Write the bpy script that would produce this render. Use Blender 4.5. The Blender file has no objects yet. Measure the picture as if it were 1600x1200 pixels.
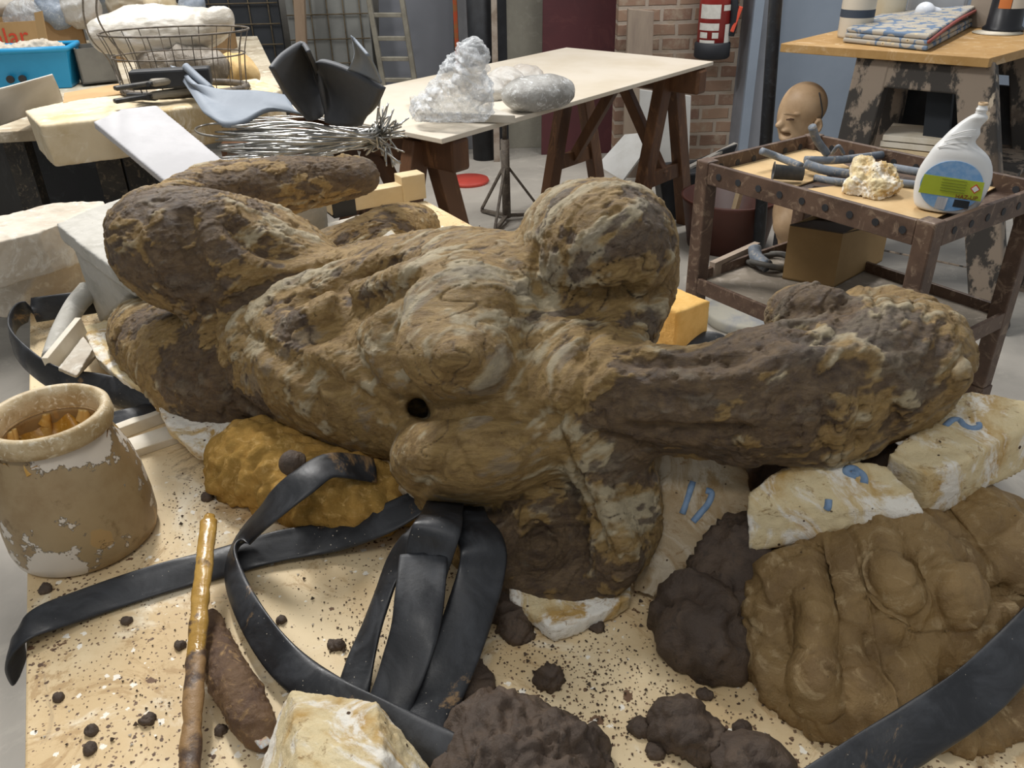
import bpy, bmesh, math, random
import numpy as np
from mathutils import Vector, Matrix
random.seed(7); rng = np.random.default_rng(7)
SC = bpy.context.scene; COL = SC.collection
# ------------------------------------------------------------------ camera
F, PITCH, ROLL, HC = 1300.0, 29.5, -1.5, 1.40
_p, _r = math.radians(PITCH), math.radians(ROLL)
FW = np.array([0, math.cos(_p), -math.sin(_p)])
_R = np.array([1.0, 0, 0]); _U = np.array([0, math.sin(_p), math.cos(_p)])
RT = math.cos(_r)*_R + math.sin(_r)*_U
UP = -math.sin(_r)*_R + math.cos(_r)*_U
CAM = np.array([0, 0, HC])
cd = bpy.data.cameras.new('camera'); cam = bpy.data.objects.new('camera', cd); COL.objects.link(cam)
cd.sensor_width = 36; cd.lens = 36*F/1600; cd.clip_start = .02
cam.matrix_world = Matrix(((RT[0], UP[0], -FW[0], 0), (RT[1], UP[1], -FW[1], 0), (RT[2], UP[2], -FW[2], HC), (0, 0, 0, 1)))
SC.camera = cam
# ------------------------------------------------------------------ light
SC.view_settings.view_transform = 'Standard'; SC.view_settings.look = 'None'
SC.view_settings.exposure = 0.1; SC.view_settings.gamma = 1.0
w = bpy.data.worlds.new('world'); SC.world = w; w.use_nodes = True
w.node_tree.nodes['Background'].inputs[0].default_value = (.92, .96, 1, 1)
w.node_tree.nodes['Background'].inputs[1].default_value = .38
def area(name, loc, target, size, power, col=(1, .975, .94)):
    l = bpy.data.lights.new(name, 'AREA'); l.shape = 'RECTANGLE'; l.size, l.size_y = size; l.energy = power; l.color = col
    o = bpy.data.objects.new(name, l); COL.objects.link(o); o.location = loc
    o.rotation_euler = (Vector(target)-Vector(loc)).to_track_quat('-Z', 'Y').to_euler(); return o
area('ceiling_light', (-1.1, 2.7, 3.0), (-.1, 1.2, .7), (.22, 1.2), 78)
area('ceiling_light', (1.3, 3.9, 3.2), (1.0, 3.6, .6), (.25, 1.4), 52)
area('ceiling_light', (-2.2, 4.2, 3.2), (-1.9, 3.9, .6), (1.4, .25), 38)
area('ceiling_light', (-.3, -.6, 3.1), (-.1, .6, .7), (1.4, .3), 15)
# ------------------------------------------------------------------ pixel -> place
def ray(x, y): return F*FW + (x-800)*RT - (y-600)*UP
def P(x, y, z): d = ray(x, y); return CAM + d*((z-HC)/d[2])
def PY(x, y, Y): d = ray(x, y); return CAM + d*(Y/d[1])
def depth(p): return float((np.asarray(p)-CAM) @ FW)
def mpp(p): return depth(p)/F            # metres per pixel at a point
def proj(p):
    q = np.asarray(p, float)-CAM; z = q @ FW; return 800+F*(q @ RT)/z, 600-F*(q @ UP)/z
def up_to(base, y):                      # height above base whose image row is y
    lo, hi = 0.0, 3.0
    for _ in range(40):
        m = (lo+hi)/2
        if proj(np.asarray(base)+[0, 0, m])[1] > y: lo = m
        else: hi = m
    return lo
TZ = .65                                 # top of the main work table
# ------------------------------------------------------------------ noise (numpy, vectorised)
_perm = rng.permutation(256); _perm = np.concatenate([_perm, _perm, _perm])
_grad = rng.normal(size=(256, 3)); _grad /= np.linalg.norm(_grad, axis=1)[:, None]
def noise(Q):
    Q = np.asarray(Q, float); i = np.floor(Q).astype(int); f = Q-i; u = f*f*f*(f*(f*6-15)+10); i &= 255
    out = 0
    for dx in (0, 1):
        for dy in (0, 1):
            for dz in (0, 1):
                h = _perm[_perm[_perm[i[:, 0]+dx]+i[:, 1]+dy]+i[:, 2]+dz]
                g = (_grad[h]*(f-[dx, dy, dz])).sum(1)
                wt = (u[:, 0] if dx else 1-u[:, 0])*(u[:, 1] if dy else 1-u[:, 1])*(u[:, 2] if dz else 1-u[:, 2])
                out = out+g*wt
    return out
def fbm(Q, octv=4, gain=.5):
    s = 0; a = 1; Q = np.asarray(Q, float)
    for k in range(octv): s = s+a*noise(Q*2**k+k*17.3); a *= gain
    return s
def ridged(Q, octv=3):
    s = 0; a = 1; Q = np.asarray(Q, float)
    for k in range(octv): s = s+a*(1-2.2*np.abs(noise(Q*2**k+k*9.1))); a *= .5
    return s
# ------------------------------------------------------------------ materials
def lin(c):
    if isinstance(c, str): c = tuple(int(c[i:i+2], 16)/255 for i in (0, 2, 4))
    return tuple((v/12.92 if v <= .04045 else ((v+.055)/1.055)**2.4) for v in c)+(1,)
class NT:
    def __init__(s, name):
        s.m = bpy.data.materials.new(name); s.m.use_nodes = True; s.t = s.m.node_tree; s.b = s.t.nodes['Principled BSDF']
        s.co = s.t.nodes.new('ShaderNodeTexCoord'); s.cur = None
    def n(s, typ, **kw):
        q = s.t.nodes.new(typ)
        for k, v in kw.items():
            if k in q.inputs: q.inputs[k].default_value = v
            else: setattr(q, k, v)
        return q
    def l(s, a, b): s.t.links.new(a, b)
    def coord(s, scale=(1, 1, 1), rot=(0, 0, 0)):
        m = s.n('ShaderNodeMapping'); m.inputs['Scale'].default_value = scale; m.inputs['Rotation'].default_value = rot
        s.l(s.co.outputs['Object'], m.inputs[0]); return m.outputs[0]
    def noise(s, scale, detail=6, rough=.6, stretch=(1, 1, 1), dist=0, rot=(0, 0, 0)):
        q = s.n('ShaderNodeTexNoise', Scale=scale, Detail=detail, Roughness=rough, Distortion=dist); s.l(s.coord(stretch, rot), q.inputs[0]); return q.outputs[0]
    def vor(s, scale, feature='F1', rand=1, stretch=(1, 1, 1)):
        q = s.n('ShaderNodeTexVoronoi', feature=feature); q.inputs['Scale'].default_value = scale; q.inputs['Randomness'].default_value = rand; s.l(s.coord(stretch), q.inputs[0]); return q
    def ramp(s, x, a, b, lo=0, hi=1):
        r = s.n('ShaderNodeMapRange', clamp=True, interpolation_type='SMOOTHSTEP'); r.inputs[1].default_value = a; r.inputs[2].default_value = b; r.inputs[3].default_value = lo; r.inputs[4].default_value = hi
        s.l(x, r.inputs[0]); return r.outputs[0]
    def math(s, op, a, b):
        q = s.n('ShaderNodeMath', operation=op)
        for i, v in enumerate((a, b)):
            if isinstance(v, (int, float)): q.inputs[i].default_value = v
            else: s.l(v, q.inputs[i])
        return q.outputs[0]
    def mix(s, fac, a, b):
        q = s.n('ShaderNodeMix', data_type='RGBA')
        if isinstance(fac, (int, float)): q.inputs[0].default_value = fac
        else: s.l(fac, q.inputs[0])
        for i, v in ((6, a), (7, b)):
            if isinstance(v, (tuple, str)): q.inputs[i].default_value = lin(v) if isinstance(v, str) else v
            else: s.l(v, q.inputs[i])
        return q.outputs[2]
    def attr(s, name):
        q = s.n('ShaderNodeAttribute'); q.attribute_name = name; return q
    def bump(s, h, strength=.3, dist=.002):
        b = s.n('ShaderNodeBump', Strength=strength, Distance=dist); s.l(h, b.inputs['Height'])
        if s.cur: s.l(s.cur, b.inputs['Normal'])
        s.cur = b.outputs[0]; s.l(s.cur, s.b.inputs['Normal'])
    def out(s, col=None, rough=None, metal=0, spec=.5):
        if col is not None:
            if isinstance(col, (tuple, str)): s.b.inputs['Base Color'].default_value = lin(col) if isinstance(col, str) else col
            else: s.l(col, s.b.inputs['Base Color'])
        if rough is not None:
            if isinstance(rough, (int, float)): s.b.inputs['Roughness'].default_value = rough
            else: s.l(rough, s.b.inputs['Roughness'])
        s.b.inputs['Metallic'].default_value = metal; s.b.inputs['Specular IOR Level'].default_value = spec; return s.m
def mat(name, c1, c2=None, c3=None, scale=8, stretch=(1, 1, 1), rough=.7, bump=.2, bscale=None, bd=.002, metal=0, spots=None, spec=.4, lo=.4, hi=.62):
    t = NT(name); col = lin(c1)
    if c2: col = t.mix(t.ramp(t.noise(scale, 7, .65, stretch), lo, hi), col, lin(c2))
    if c3: col = t.mix(t.ramp(t.noise(scale*2.7, 7, .7, stretch, 1.5), .52, .66), col, lin(c3))
    if spots:
        for (sc, sz, c) in spots: col = t.mix(t.ramp(t.math('ADD', t.vor(sc).outputs['Distance'], t.math('MULTIPLY', t.noise(sc*2.5), sz)), sz*.75, sz*.9, 1, 0), col, lin(c))
    if bump: t.bump(t.noise(bscale or scale*6, 8, .7, stretch), bump, bd)
    return t.out(col, rough, metal, spec)
# ------------------------------------------------------------------ objects
def tag(o, label=None, cat=None, group=None, kind=None):
    if label: o['label'] = label
    if cat: o['category'] = cat
    if group: o['group'] = group
    if kind: o['kind'] = kind
    return o
def link(name, me, mat_, parent=None, smooth=True, origin=True):
    o = bpy.data.objects.new(name, me); COL.objects.link(o)
    if mat_ is not None: me.materials.append(mat_)
    n = len(me.polygons)
    if n: me.polygons.foreach_set('use_smooth', [smooth]*n)
    if parent is not None:
        o.parent = parent
        rt = parent
        while rt.parent: rt = rt.parent
        o.matrix_parent_inverse = parent_world(parent).inverted()
    elif origin and len(me.vertices):
        v = np.empty(len(me.vertices)*3); me.vertices.foreach_get('co', v); v = v.reshape(-1, 3)
        c = Vector(((v[:, 0].min()+v[:, 0].max())/2, (v[:, 1].min()+v[:, 1].max())/2, v[:, 2].min()))
        me.transform(Matrix.Translation(-c)); o.location = c
    me.update(); return o
def parent_world(o):
    m = Matrix.LocRotScale(o.location, o.rotation_euler, o.scale)
    if o.parent: m = parent_world(o.parent) @ o.matrix_parent_inverse @ m
    return m
def empty(name, loc, label, cat, group=None):
    o = bpy.data.objects.new(name, None); COL.objects.link(o); o.location = tuple(float(v) for v in loc); o.empty_display_size = .05
    return tag(o, label, cat, group)
def copy_tree(o, off=(0, 0, 0), label=None, rz=0):
    def rec(q, par):
        c = q.copy(); COL.objects.link(c)
        if par is not None: c.parent = par
        for ch in [x for x in COL.objects if x.parent == q]: rec(ch, c)
        return c
    c = rec(o, None); c.location = Vector(c.location)+Vector(off); c.rotation_euler.z += rz
    if label: c['label'] = label
    return c
class G:
    def __init__(s): s.v = []; s.f = []
    def add(s, v, f): n = len(s.v); s.v += [tuple(map(float, q)) for q in v]; s.f += [tuple(n+i for i in q) for q in f]; return s
    def hexa(s, c):   # 8 corners: bottom 0-3 ccw, top 4-7
        return s.add(c, [(0, 3, 2, 1), (4, 5, 6, 7), (0, 1, 5, 4), (1, 2, 6, 5), (2, 3, 7, 6), (3, 0, 4, 7)])
    def box(s, c, d, rz=0, M=None):
        R = Matrix.Rotation(rz, 3, 'Z') if M is None else M
        pts = [Vector(c)+R @ Vector((x*d[0]/2, y*d[1]/2, z*d[2]/2)) for z in (-1, 1) for x, y in ((-1, -1), (1, -1), (1, 1), (-1, 1))]
        return s.hexa(pts)
    def prism(s, outline, off):   # outline list of 3D pts, extruded by off
        n = len(outline); o = [np.asarray(q, float) for q in outline]; off = np.asarray(off, float)
        return s.add(o+[q+off for q in o], [tuple(range(n))[::-1], tuple(range(n, 2*n))]+[(i, (i+1) % n, n+(i+1) % n, n+i) for i in range(n)])
    def bar(s, a, b, w, h, side=None):   # rectangular bar from a to b
        a = Vector(a); b = Vector(b); d = (b-a).normalized()
        sd = Vector(side) if side is not None else Vector((0, 0, 1)).cross(d)
        if sd.length < 1e-4: sd = Vector((1, 0, 0))
        sd = (sd-d*sd.dot(d)).normalized(); u = d.cross(sd)
        c = [p+sd*sx*w/2+u*sy*h/2 for p in (a, b) for sx, sy in ((-1, -1), (1, -1), (1, 1), (-1, 1))]
        return s.hexa(c)
    def cyl(s, a, b, r0, r1=None, n=20, caps=True):
        r1 = r0 if r1 is None else r1; a = Vector(a); b = Vector(b); d = (b-a).normalized()
        x = d.orthogonal().normalized(); y = d.cross(x)
        v = [p+(x*math.cos(2*math.pi*i/n)+y*math.sin(2*math.pi*i/n))*r for p, r in ((a, r0), (b, r1)) for i in range(n)]
        f = [(i, (i+1) % n, n+(i+1) % n, n+i) for i in range(n)]
        if caps: f += [tuple(range(n))[::-1], tuple(range(n, 2*n))]
        return s.add(v, f)
    def lathe(s, base, prof, n=40, sx=1, sy=1, rz=0, caps=True):  # prof: (r,z) list
        b = np.asarray(base, float); v = []; f = []; m = len(prof); c, sn = math.cos(rz), math.sin(rz)
        for r, z in prof:
            for i in range(n):
                t = 2*math.pi*i/n; x, y = r*sx*math.cos(t), r*sy*math.sin(t); v.append(b+[c*x-sn*y, sn*x+c*y, z])
        for j in range(m-1):
            for i in range(n): f.append((j*n+i, j*n+(i+1) % n, (j+1)*n+(i+1) % n, (j+1)*n+i))
        if caps and prof[0][0] > 1e-5: f.append(tuple(range(n))[::-1])
        if caps and prof[-1][0] > 1e-5: f.append(tuple(range((m-1)*n, m*n)))
        return s.add(v, f)
    def tube(s, pts, r, n=8, step=None, closed=False, cat=True):
        q = catmull(pts, step or 6, closed) if cat else np.asarray(pts, float)
        rr = r if callable(r) else (lambda t: r)
        m = len(q); prev = None; v = []; f = []
        for k in range(m):
            d = q[(k+1) % m]-q[k-1] if (closed or 0 < k < m-1) else (q[1]-q[0] if k == 0 else q[-1]-q[-2])
            d = Vector(d).normalized()
            x = (d.orthogonal() if prev is None else prev-d*prev.dot(d)).normalized(); prev = x; y = d.cross(x)
            R = rr(k/(m-1))
            v += [Vector(q[k])+(x*math.cos(2*math.pi*i/n)+y*math.sin(2*math.pi*i/n))*R for i in range(n)]
        for k in range(m if closed else m-1):
            for i in range(n): f.append((k*n+i, k*n+(i+1) % n, ((k+1) % m)*n+(i+1) % n, ((k+1) % m)*n+i))
        if not closed: f += [tuple(range(n))[::-1], tuple(range((m-1)*n, m*n))]
        return s.add(v, f)
    def mesh(s, name='m'):
        me = bpy.data.meshes.new(name); me.from_pydata(s.v, [], s.f); me.update()
        bm = bmesh.new(); bm.from_mesh(me); bmesh.ops.recalc_face_normals(bm, faces=bm.faces); bm.to_mesh(me); bm.free(); return me
    def obj(s, name, m, parent=None, smooth=False, bevel=0, seg=2):
        o = link(name, s.mesh(name), m, parent, smooth)
        if bevel:
            b = o.modifiers.new('bevel', 'BEVEL'); b.width = bevel; b.segments = seg; b.limit_method = 'ANGLE'; b.angle_limit = .6
        return o
def catmull(pts, step=6, closed=False):
    p = np.asarray([np.asarray(q, float) for q in pts]); n = len(p); out = []
    if n < 3 and not closed: return np.array([p[0]+(p[-1]-p[0])*t for t in np.linspace(0, 1, step+1)])
    for i in range(n if closed else n-1):
        a, b, c, d = (p[(i-1) % n], p[i], p[(i+1) % n], p[(i+2) % n]) if closed else (p[max(i-1, 0)], p[i], p[i+1], p[min(i+2, n-1)])
        for k in range(step):
            t = k/step; out.append(.5*((2*b)+(-a+c)*t+(2*a-5*b+4*c-d)*t*t+(-a+3*b-3*c+d)*t**3))
    if not closed: out.append(p[-1])
    return np.array(out)
# remesh a closed solid to even voxels, then displace it with noise (numpy)
def solidify_mesh(me, voxel, smooth=2, fn=None):
    o = bpy.data.objects.new('tmp', me); COL.objects.link(o)
    r = o.modifiers.new('r', 'REMESH'); r.mode = 'VOXEL'; r.voxel_size = voxel
    if smooth: s_ = o.modifiers.new('s', 'SMOOTH'); s_.iterations = smooth; s_.factor = .5
    dg = bpy.context.evaluated_depsgraph_get(); dg.update()
    m2 = bpy.data.meshes.new_from_object(o.evaluated_get(dg)); bpy.data.objects.remove(o)
    m2.materials.clear()
    if fn: displace(m2, fn)
    return m2
def displace(me, fn):
    n = len(me.vertices); v = np.empty(n*3); me.vertices.foreach_get('co', v); v = v.reshape(-1, 3)
    nn = np.empty(n*3); me.vertices.foreach_get('normal', nn); nn = nn.reshape(-1, 3)
    d = fn(v, nn); v = v+(nn*d[:, None] if d.ndim == 1 else d)
    me.vertices.foreach_set('co', v.ravel()); me.update()
def rough_fn(amp, scale, fine=.3, chip=0):
    def fn(v, n):
        d = fbm(v*scale, 4)*amp
        if fine: d = d+fbm(v*scale*6, 3)*amp*fine
        if chip: d = d-np.maximum(0, noise(v*scale*1.7+31)-.22)*chip
        return d
    return fn
def chunk(name, g, m, parent=None, voxel=.004, smooth=2, amp=.002, scale=14, fine=.35, chip=0, minz=None):
    me = solidify_mesh(g.mesh() if isinstance(g, G) else g, voxel, smooth, rough_fn(amp, scale, fine, chip))
    if minz is not None: flatten(me, minz)
    return link(name, me, m, parent)
def subdiv(me, lv=1):
    o = bpy.data.objects.new('tmp', me); COL.objects.link(o); r = o.modifiers.new('r', 'SUBSURF'); r.levels = r.render_levels = lv
    dg = bpy.context.evaluated_depsgraph_get(); dg.update(); m2 = bpy.data.meshes.new_from_object(o.evaluated_get(dg)); bpy.data.objects.remove(o); m2.materials.clear(); return m2
def sst(x, a, b): t = np.clip((x-a)/(b-a), 0, 1); return t*t*(3-2*t)
def clayfn(amp=1.0, scale=1.0, chunky=.5):
    def fn(v, n):
        w_ = np.stack([noise(v*11*scale), noise(v*11*scale+7), noise(v*11*scale+13)], 1)*.05/scale
        q = v+w_; d = fbm(q*13*scale, 4)*.009+ridged(q*27*scale, 3)*.0035*chunky*2
        d = d+sst(noise(q*31*scale+3), .02, .07)*.0028+sst(noise(q*19*scale+9), .0, .05)*.0035*chunky*2
        d = d-sst(noise(q*55*scale+5), .28, .42)*.005-(1-sst(np.abs(noise(q*17*scale+21)), .0, .018))*.003
        return (d+fbm(v*120*scale, 2)*.0012)*amp
    return fn
def flatten(me, z):
    n = len(me.vertices); v = np.empty(n*3); me.vertices.foreach_get('co', v); v = v.reshape(-1, 3); v[:, 2] = np.maximum(v[:, 2], z); me.vertices.foreach_set('co', v.ravel()); me.update()
def hull(pts):
    me = bpy.data.meshes.new('h'); bm = bmesh.new()
    for q in pts: bm.verts.new(tuple(map(float, q)))
    r = bmesh.ops.convex_hull(bm, input=bm.verts)
    bmesh.ops.delete(bm, geom=[q for q in r['geom_interior'] if isinstance(q, bmesh.types.BMVert)], context='VERTS')
    bmesh.ops.recalc_face_normals(bm, faces=bm.faces); bm.to_mesh(me); bm.free(); return me
# ------------------------------------------------------------------ implicit modelling
class SDF:
    def __init__(s, lo, hi, h):
        s.lo = np.asarray(lo, float); s.h = h; s.n = np.ceil((np.asarray(hi)-s.lo)/h).astype(int)+1
        s.d = np.full(s.n, .08, np.float32)
    def _sub(s, lo, hi):
        a = np.clip(np.floor((lo-s.lo)/s.h).astype(int), 0, s.n); b = np.clip(np.ceil((hi-s.lo)/s.h).astype(int)+1, 0, s.n)
        sl = tuple(slice(i, j) for i, j in zip(a, b))
        ax = [s.lo[k]+s.h*np.arange(a[k], b[k]) for k in range(3)]
        return sl, np.meshgrid(*ax, indexing='ij')
    def _op(s, lo, hi, fn, k, op):
        sl, (X, Y, Z) = s._sub(np.asarray(lo)-k-.03, np.asarray(hi)+k+.03)
        if X.size == 0: return
        q = fn(X, Y, Z).astype(np.float32); d = s.d[sl]
        if op == 'add': hh = np.clip(.5+.5*(d-q)/k, 0, 1); s.d[sl] = d+(q-d)*hh-k*hh*(1-hh)
        else: q = -q; hh = np.clip(.5-.5*(d-q)/k, 0, 1); s.d[sl] = d+(q-d)*hh+k*hh*(1-hh)
    def ell(s, c, r, axes=None, k=.02, op='add'):
        c = np.asarray(c, float); r = np.asarray(r, float); A = np.eye(3) if axes is None else np.asarray(axes, float)
        A = A/np.linalg.norm(A, axis=1)[:, None]
        ext = np.sqrt(((A*r[:, None])**2).sum(0))
        def fn(X, Y, Z):
            D = (X-c[0], Y-c[1], Z-c[2]); u = [sum(A[i][j]*D[j] for j in range(3)) for i in range(3)]
            k0 = np.sqrt(sum((u[i]/r[i])**2 for i in range(3)))+1e-6; k1 = np.sqrt(sum((u[i]/r[i]**2)**2 for i in range(3)))+1e-6
            return k0*(k0-1)/k1
        s._op(c-ext, c+ext, fn, k, op); return s
    def cap(s, a, b, ra, rb=None, k=.02, op='add'):
        a = np.asarray(a, float); b = np.asarray(b, float); rb = ra if rb is None else rb; R = max(ra, rb); ba = b-a; L = ba @ ba+1e-9
        def fn(X, Y, Z):
            D = (X-a[0], Y-a[1], Z-a[2]); t = np.clip(sum(D[j]*ba[j] for j in range(3))/L, 0, 1)
            return np.sqrt(sum((D[j]-t*ba[j])**2 for j in range(3)))-(ra+(rb-ra)*t)
        s._op(np.minimum(a, b)-R, np.maximum(a, b)+R, fn, k, op); return s
    def chain(s, pts, k=.02, op='add', step=3):   # pts: (xyz..., r)
        q = catmull(pts, step)
        for i in range(len(q)-1): s.cap(q[i][:3], q[i+1][:3], q[i][3], q[i+1][3], k, op)
        return s
    def floor(s, z): 
        Z = s.lo[2]+s.h*np.arange(s.n[2]); s.d = np.maximum(s.d, (z-Z)[None, None, :].astype(np.float32)); return s
    def mesh(s):
        d = s.d; d[0] = d[-1] = .05; d[:, 0] = d[:, -1] = .05; d[:, :, 0] = d[:, :, -1] = .05
        ins = d < 0; nx, ny, nz = d.shape
        c = np.zeros((nx-1, ny-1, nz-1), np.int8)
        for i in (0, 1):
            for j in (0, 1):
                for k in (0, 1): c += ins[i:nx-1+i, j:ny-1+j, k:nz-1+k]
        cells = np.argwhere((c > 0) & (c < 8)); idx = -np.ones(c.shape, int); idx[tuple(cells.T)] = np.arange(len(cells))
        acc = np.zeros((len(cells), 3)); cnt = np.zeros(len(cells))
        cor = [(i, j, k) for i in (0, 1) for j in (0, 1) for k in (0, 1)]
        for p in cor:
            for ax in range(3):
                if p[ax]: continue
                q = list(p); q[ax] = 1
                va = d[cells[:, 0]+p[0], cells[:, 1]+p[1], cells[:, 2]+p[2]]; vb = d[cells[:, 0]+q[0], cells[:, 1]+q[1], cells[:, 2]+q[2]]
                m = (va < 0) != (vb < 0); t = np.where(m, va/np.where(m, va-vb, 1), 0)
                pt = cells+np.array(p); pt = pt.astype(float); pt[:, ax] += t
                acc[m] += pt[m]; cnt[m] += 1
        V = s.lo+s.h*acc/cnt[:, None]; Fs = []
        for ax in range(3):
            o1, o2 = [a for a in range(3) if a != ax]
            sl0 = [slice(1, -1)]*3; sl1 = [slice(1, -1)]*3; sl0[ax] = slice(0, -1); sl1[ax] = slice(1, None)
            A = ins[tuple(sl0)]; B = ins[tuple(sl1)]; e = np.argwhere(A != B); 
            if not len(e): continue
            fl = A[tuple(e.T)]; e = e+1; e[:, ax] -= 1
            def at(a, b): q = e.copy(); q[:, o1] += a; q[:, o2] += b; return idx[tuple(q.T)]
            quad = np.stack([at(-1, -1), at(0, -1), at(0, 0), at(-1, 0)], 1)
            flip = fl if ax != 1 else ~fl
            quad[~flip] = quad[~flip][:, ::-1]; Fs.append(quad)
        Fq = np.concatenate(Fs); me = bpy.data.meshes.new('sdf')
        me.vertices.add(len(V)); me.vertices.foreach_set('co', V.ravel()); me.loops.add(Fq.size); me.loops.foreach_set('vertex_index', Fq.ravel())
        me.polygons.add(len(Fq)); me.polygons.foreach_set('loop_start', np.arange(0, Fq.size, 4)); me.polygons.foreach_set('loop_total', np.full(len(Fq), 4)); me.update(calc_edges=True); me.validate()
        return me
def set_attr(me, name, vals):
    a = me.attributes.new(name, 'FLOAT', 'POINT'); a.data.foreach_set('value', np.asarray(vals, np.float32))
def set_attr2(me, name, vals): me.attributes[name].data.foreach_set('value', np.asarray(vals, np.float32))
def verts(me):
    v = np.empty(len(me.vertices)*3); me.vertices.foreach_get('co', v); return v.reshape(-1, 3)
def bvh_of(me, loc=(0, 0, 0)):
    from mathutils.bvhtree import BVHTree
    v = verts(me)+np.asarray(loc, float); return BVHTree.FromPolygons([tuple(q) for q in v], [tuple(p.vertices) for p in me.polygons])
def hit(bv, x, y, lift=0):
    d = Vector(ray(x, y)).normalized(); h = bv.ray_cast(Vector(CAM), d)
    return None if h[0] is None else np.array(h[0]+h[1]*lift)
# flat or round strap swept along px,py,z,width points with a facing normal each
def strap(name, pts, m, label, cat='rubber strap', thick=.008, step=8, group=None, ridge=True, kind=None):
    P3 = [np.concatenate([P(q[0], q[1], q[2]) if len(q) < 7 or q[6] is None else q[6], [q[3]], np.asarray(q[4], float)/np.linalg.norm(q[4]), [q[5] if len(q) > 5 else thick]]) for q in pts]
    q = catmull(P3, step); n = 20; v = []; f = []
    for k in range(len(q)):
        p = q[k, :3]; d = q[min(k+1, len(q)-1), :3]-q[max(k-1, 0), :3]; d /= np.linalg.norm(d)
        nn = q[k, 4:7]; nn = nn-d*(nn @ d); nn /= np.linalg.norm(nn)+1e-9; s_ = np.cross(nn, d); W = q[k, 3]/2; T = q[k, 7]/2
        for i in range(n):
            a = 2*math.pi*i/n; cx, sy = math.cos(a), math.sin(a)
            x = math.copysign(abs(cx)**.7, cx)*W; y = math.copysign(abs(sy)**.75, sy)*T
            if ridge and sy > .97: y += .0016
            y += .0015*math.sin(k*.35)*math.cos(a*2)
            v.append(p+s_*x+nn*y)
    m_ = len(q)
    for k in range(m_-1):
        for i in range(n): f.append((k*n+i, k*n+(i+1) % n, (k+1)*n+(i+1) % n, (k+1)*n+i))
    f += [tuple(range(n))[::-1], tuple(range((m_-1)*n, m_*n))]
    o = G().add(v, f).obj(name, m, smooth=True); return tag(o, label, cat, group, kind)
# ------------------------------------------------------------------ shared materials
def clay_mat():
    t = NT('sculpture_clay'); S = (1, 2.2, 2.2)
    dk, pl, gy = (t.attr(k).outputs['Fac'] for k in ('dk', 'pl', 'gy'))
    n2 = t.noise(17, 9, .72, S, 1.2, (0, .2, .35)); n3 = t.noise(70, 8, .75)
    col = t.mix(t.ramp(n2, .38, .62), '866a3d', 'ab8d58'); col = t.mix(t.math('MULTIPLY', t.ramp(n3, .45, .7), .5), col, 'b5976a')
    col = t.mix(t.math('MULTIPLY', pl, t.ramp(n3, .2, .55, .5, 1)), col, 'c0b191'); col = t.mix(t.math('MULTIPLY', gy, .5), col, '8f8577')
    col = t.mix(t.math('MULTIPLY', dk, t.ramp(n3, .25, .6, 1, .72)), col, t.mix(t.ramp(n2, .35, .65), '483a32', '655345'))
    sp = t.vor(85).outputs['Distance']; col = t.mix(t.ramp(t.math('ADD', sp, t.math('MULTIPLY', n2, .35)), .19, .23, 1, 0), col, '3b2e27')
    t.bump(t.noise(34, 10, .75, S, 2, (0, .2, .35)), 1.0, .006); t.bump(t.noise(150, 8, .75), .8, .002)
    return t.out(col, t.ramp(n3, .3, .7, .42, .7), 0, .45)
M = {}
M['clay'] = clay_mat()
def plaster(name, c1='e2d0a6', c2='c19c5c', c3='f3ede0'):
    t = NT(name); n = t.noise(9, 8, .65, dist=.5); col = t.mix(t.ramp(n, .42, .6), c1, c2)
    col = t.mix(t.ramp(t.noise(10, 9, .7, dist=1), .46, .56), col, c3)
    col = t.mix(t.math('MULTIPLY', t.ramp(t.noise(22, 9, .75, (1, 1, 2.5), 2), .56, .66), .75), col, '8d6a3c')
    col = t.mix(t.ramp(t.math('ADD', t.vor(60).outputs['Distance'], t.math('MULTIPLY', t.noise(25, 6), .7)), .38, .43, 1, 0), col, '4f3b2b')
    col = t.mix(t.math('MULTIPLY', t.ramp(t.noise(11, 9, .75, dist=3), .66, .7), .8), col, '5a4432')
    t.bump(t.noise(38, 9, .75), .9, .006); t.bump(t.noise(120, 6, .7), .5, .002); return t.out(col, .8, 0, .3)
M['plaster_ochre'] = plaster('plaster_ochre')
M['plaster_white'] = mat('plaster_white', 'c6beb0', 'b6ab9b', 'cfcabf', scale=7, rough=.9, bump=.35, bscale=60)
M['plaster_grey'] = mat('plaster_grey', 'b9b6ae', 'a9a69d', 'c2bfb8', scale=9, rough=.9, bump=.4, bscale=70, spots=[(60, .12, '8a7d6c')])
M['plaster_board'] = mat('plaster_board', 'b0afb1', 'a6a5a7', scale=5, rough=.75, bump=.1, bscale=80)
M['plaster_brown'] = mat('plaster_brown', '9a7850', 'b39468', '6b523c', scale=7, rough=.55, bump=.5, bscale=40, bd=.003, spots=[(45, .2, '4a392d')])
M['clay_dark'] = mat('clay_dark', '4a3d33', '5a4a3c', '3f342b', scale=18, rough=.6, bump=.8, bscale=50, bd=.006)
M['clay_ochre'] = mat('clay_ochre', '8f744a', '765d3a', 'a58d66', scale=9, rough=.55, bump=.9, bscale=28, bd=.008, spots=[(30, .1, '5a4530')])
M['sponge'] = mat('sponge', 'bb9350', '9c7c42', 'caa668', scale=16, rough=1, bump=1, bscale=160, bd=.004, spec=.05)
M['foam_orange'] = mat('foam_orange', 'e4ba74', 'd9ad66', scale=20, rough=.95, bump=.9, bscale=260, bd=.002, spec=.05)
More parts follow.
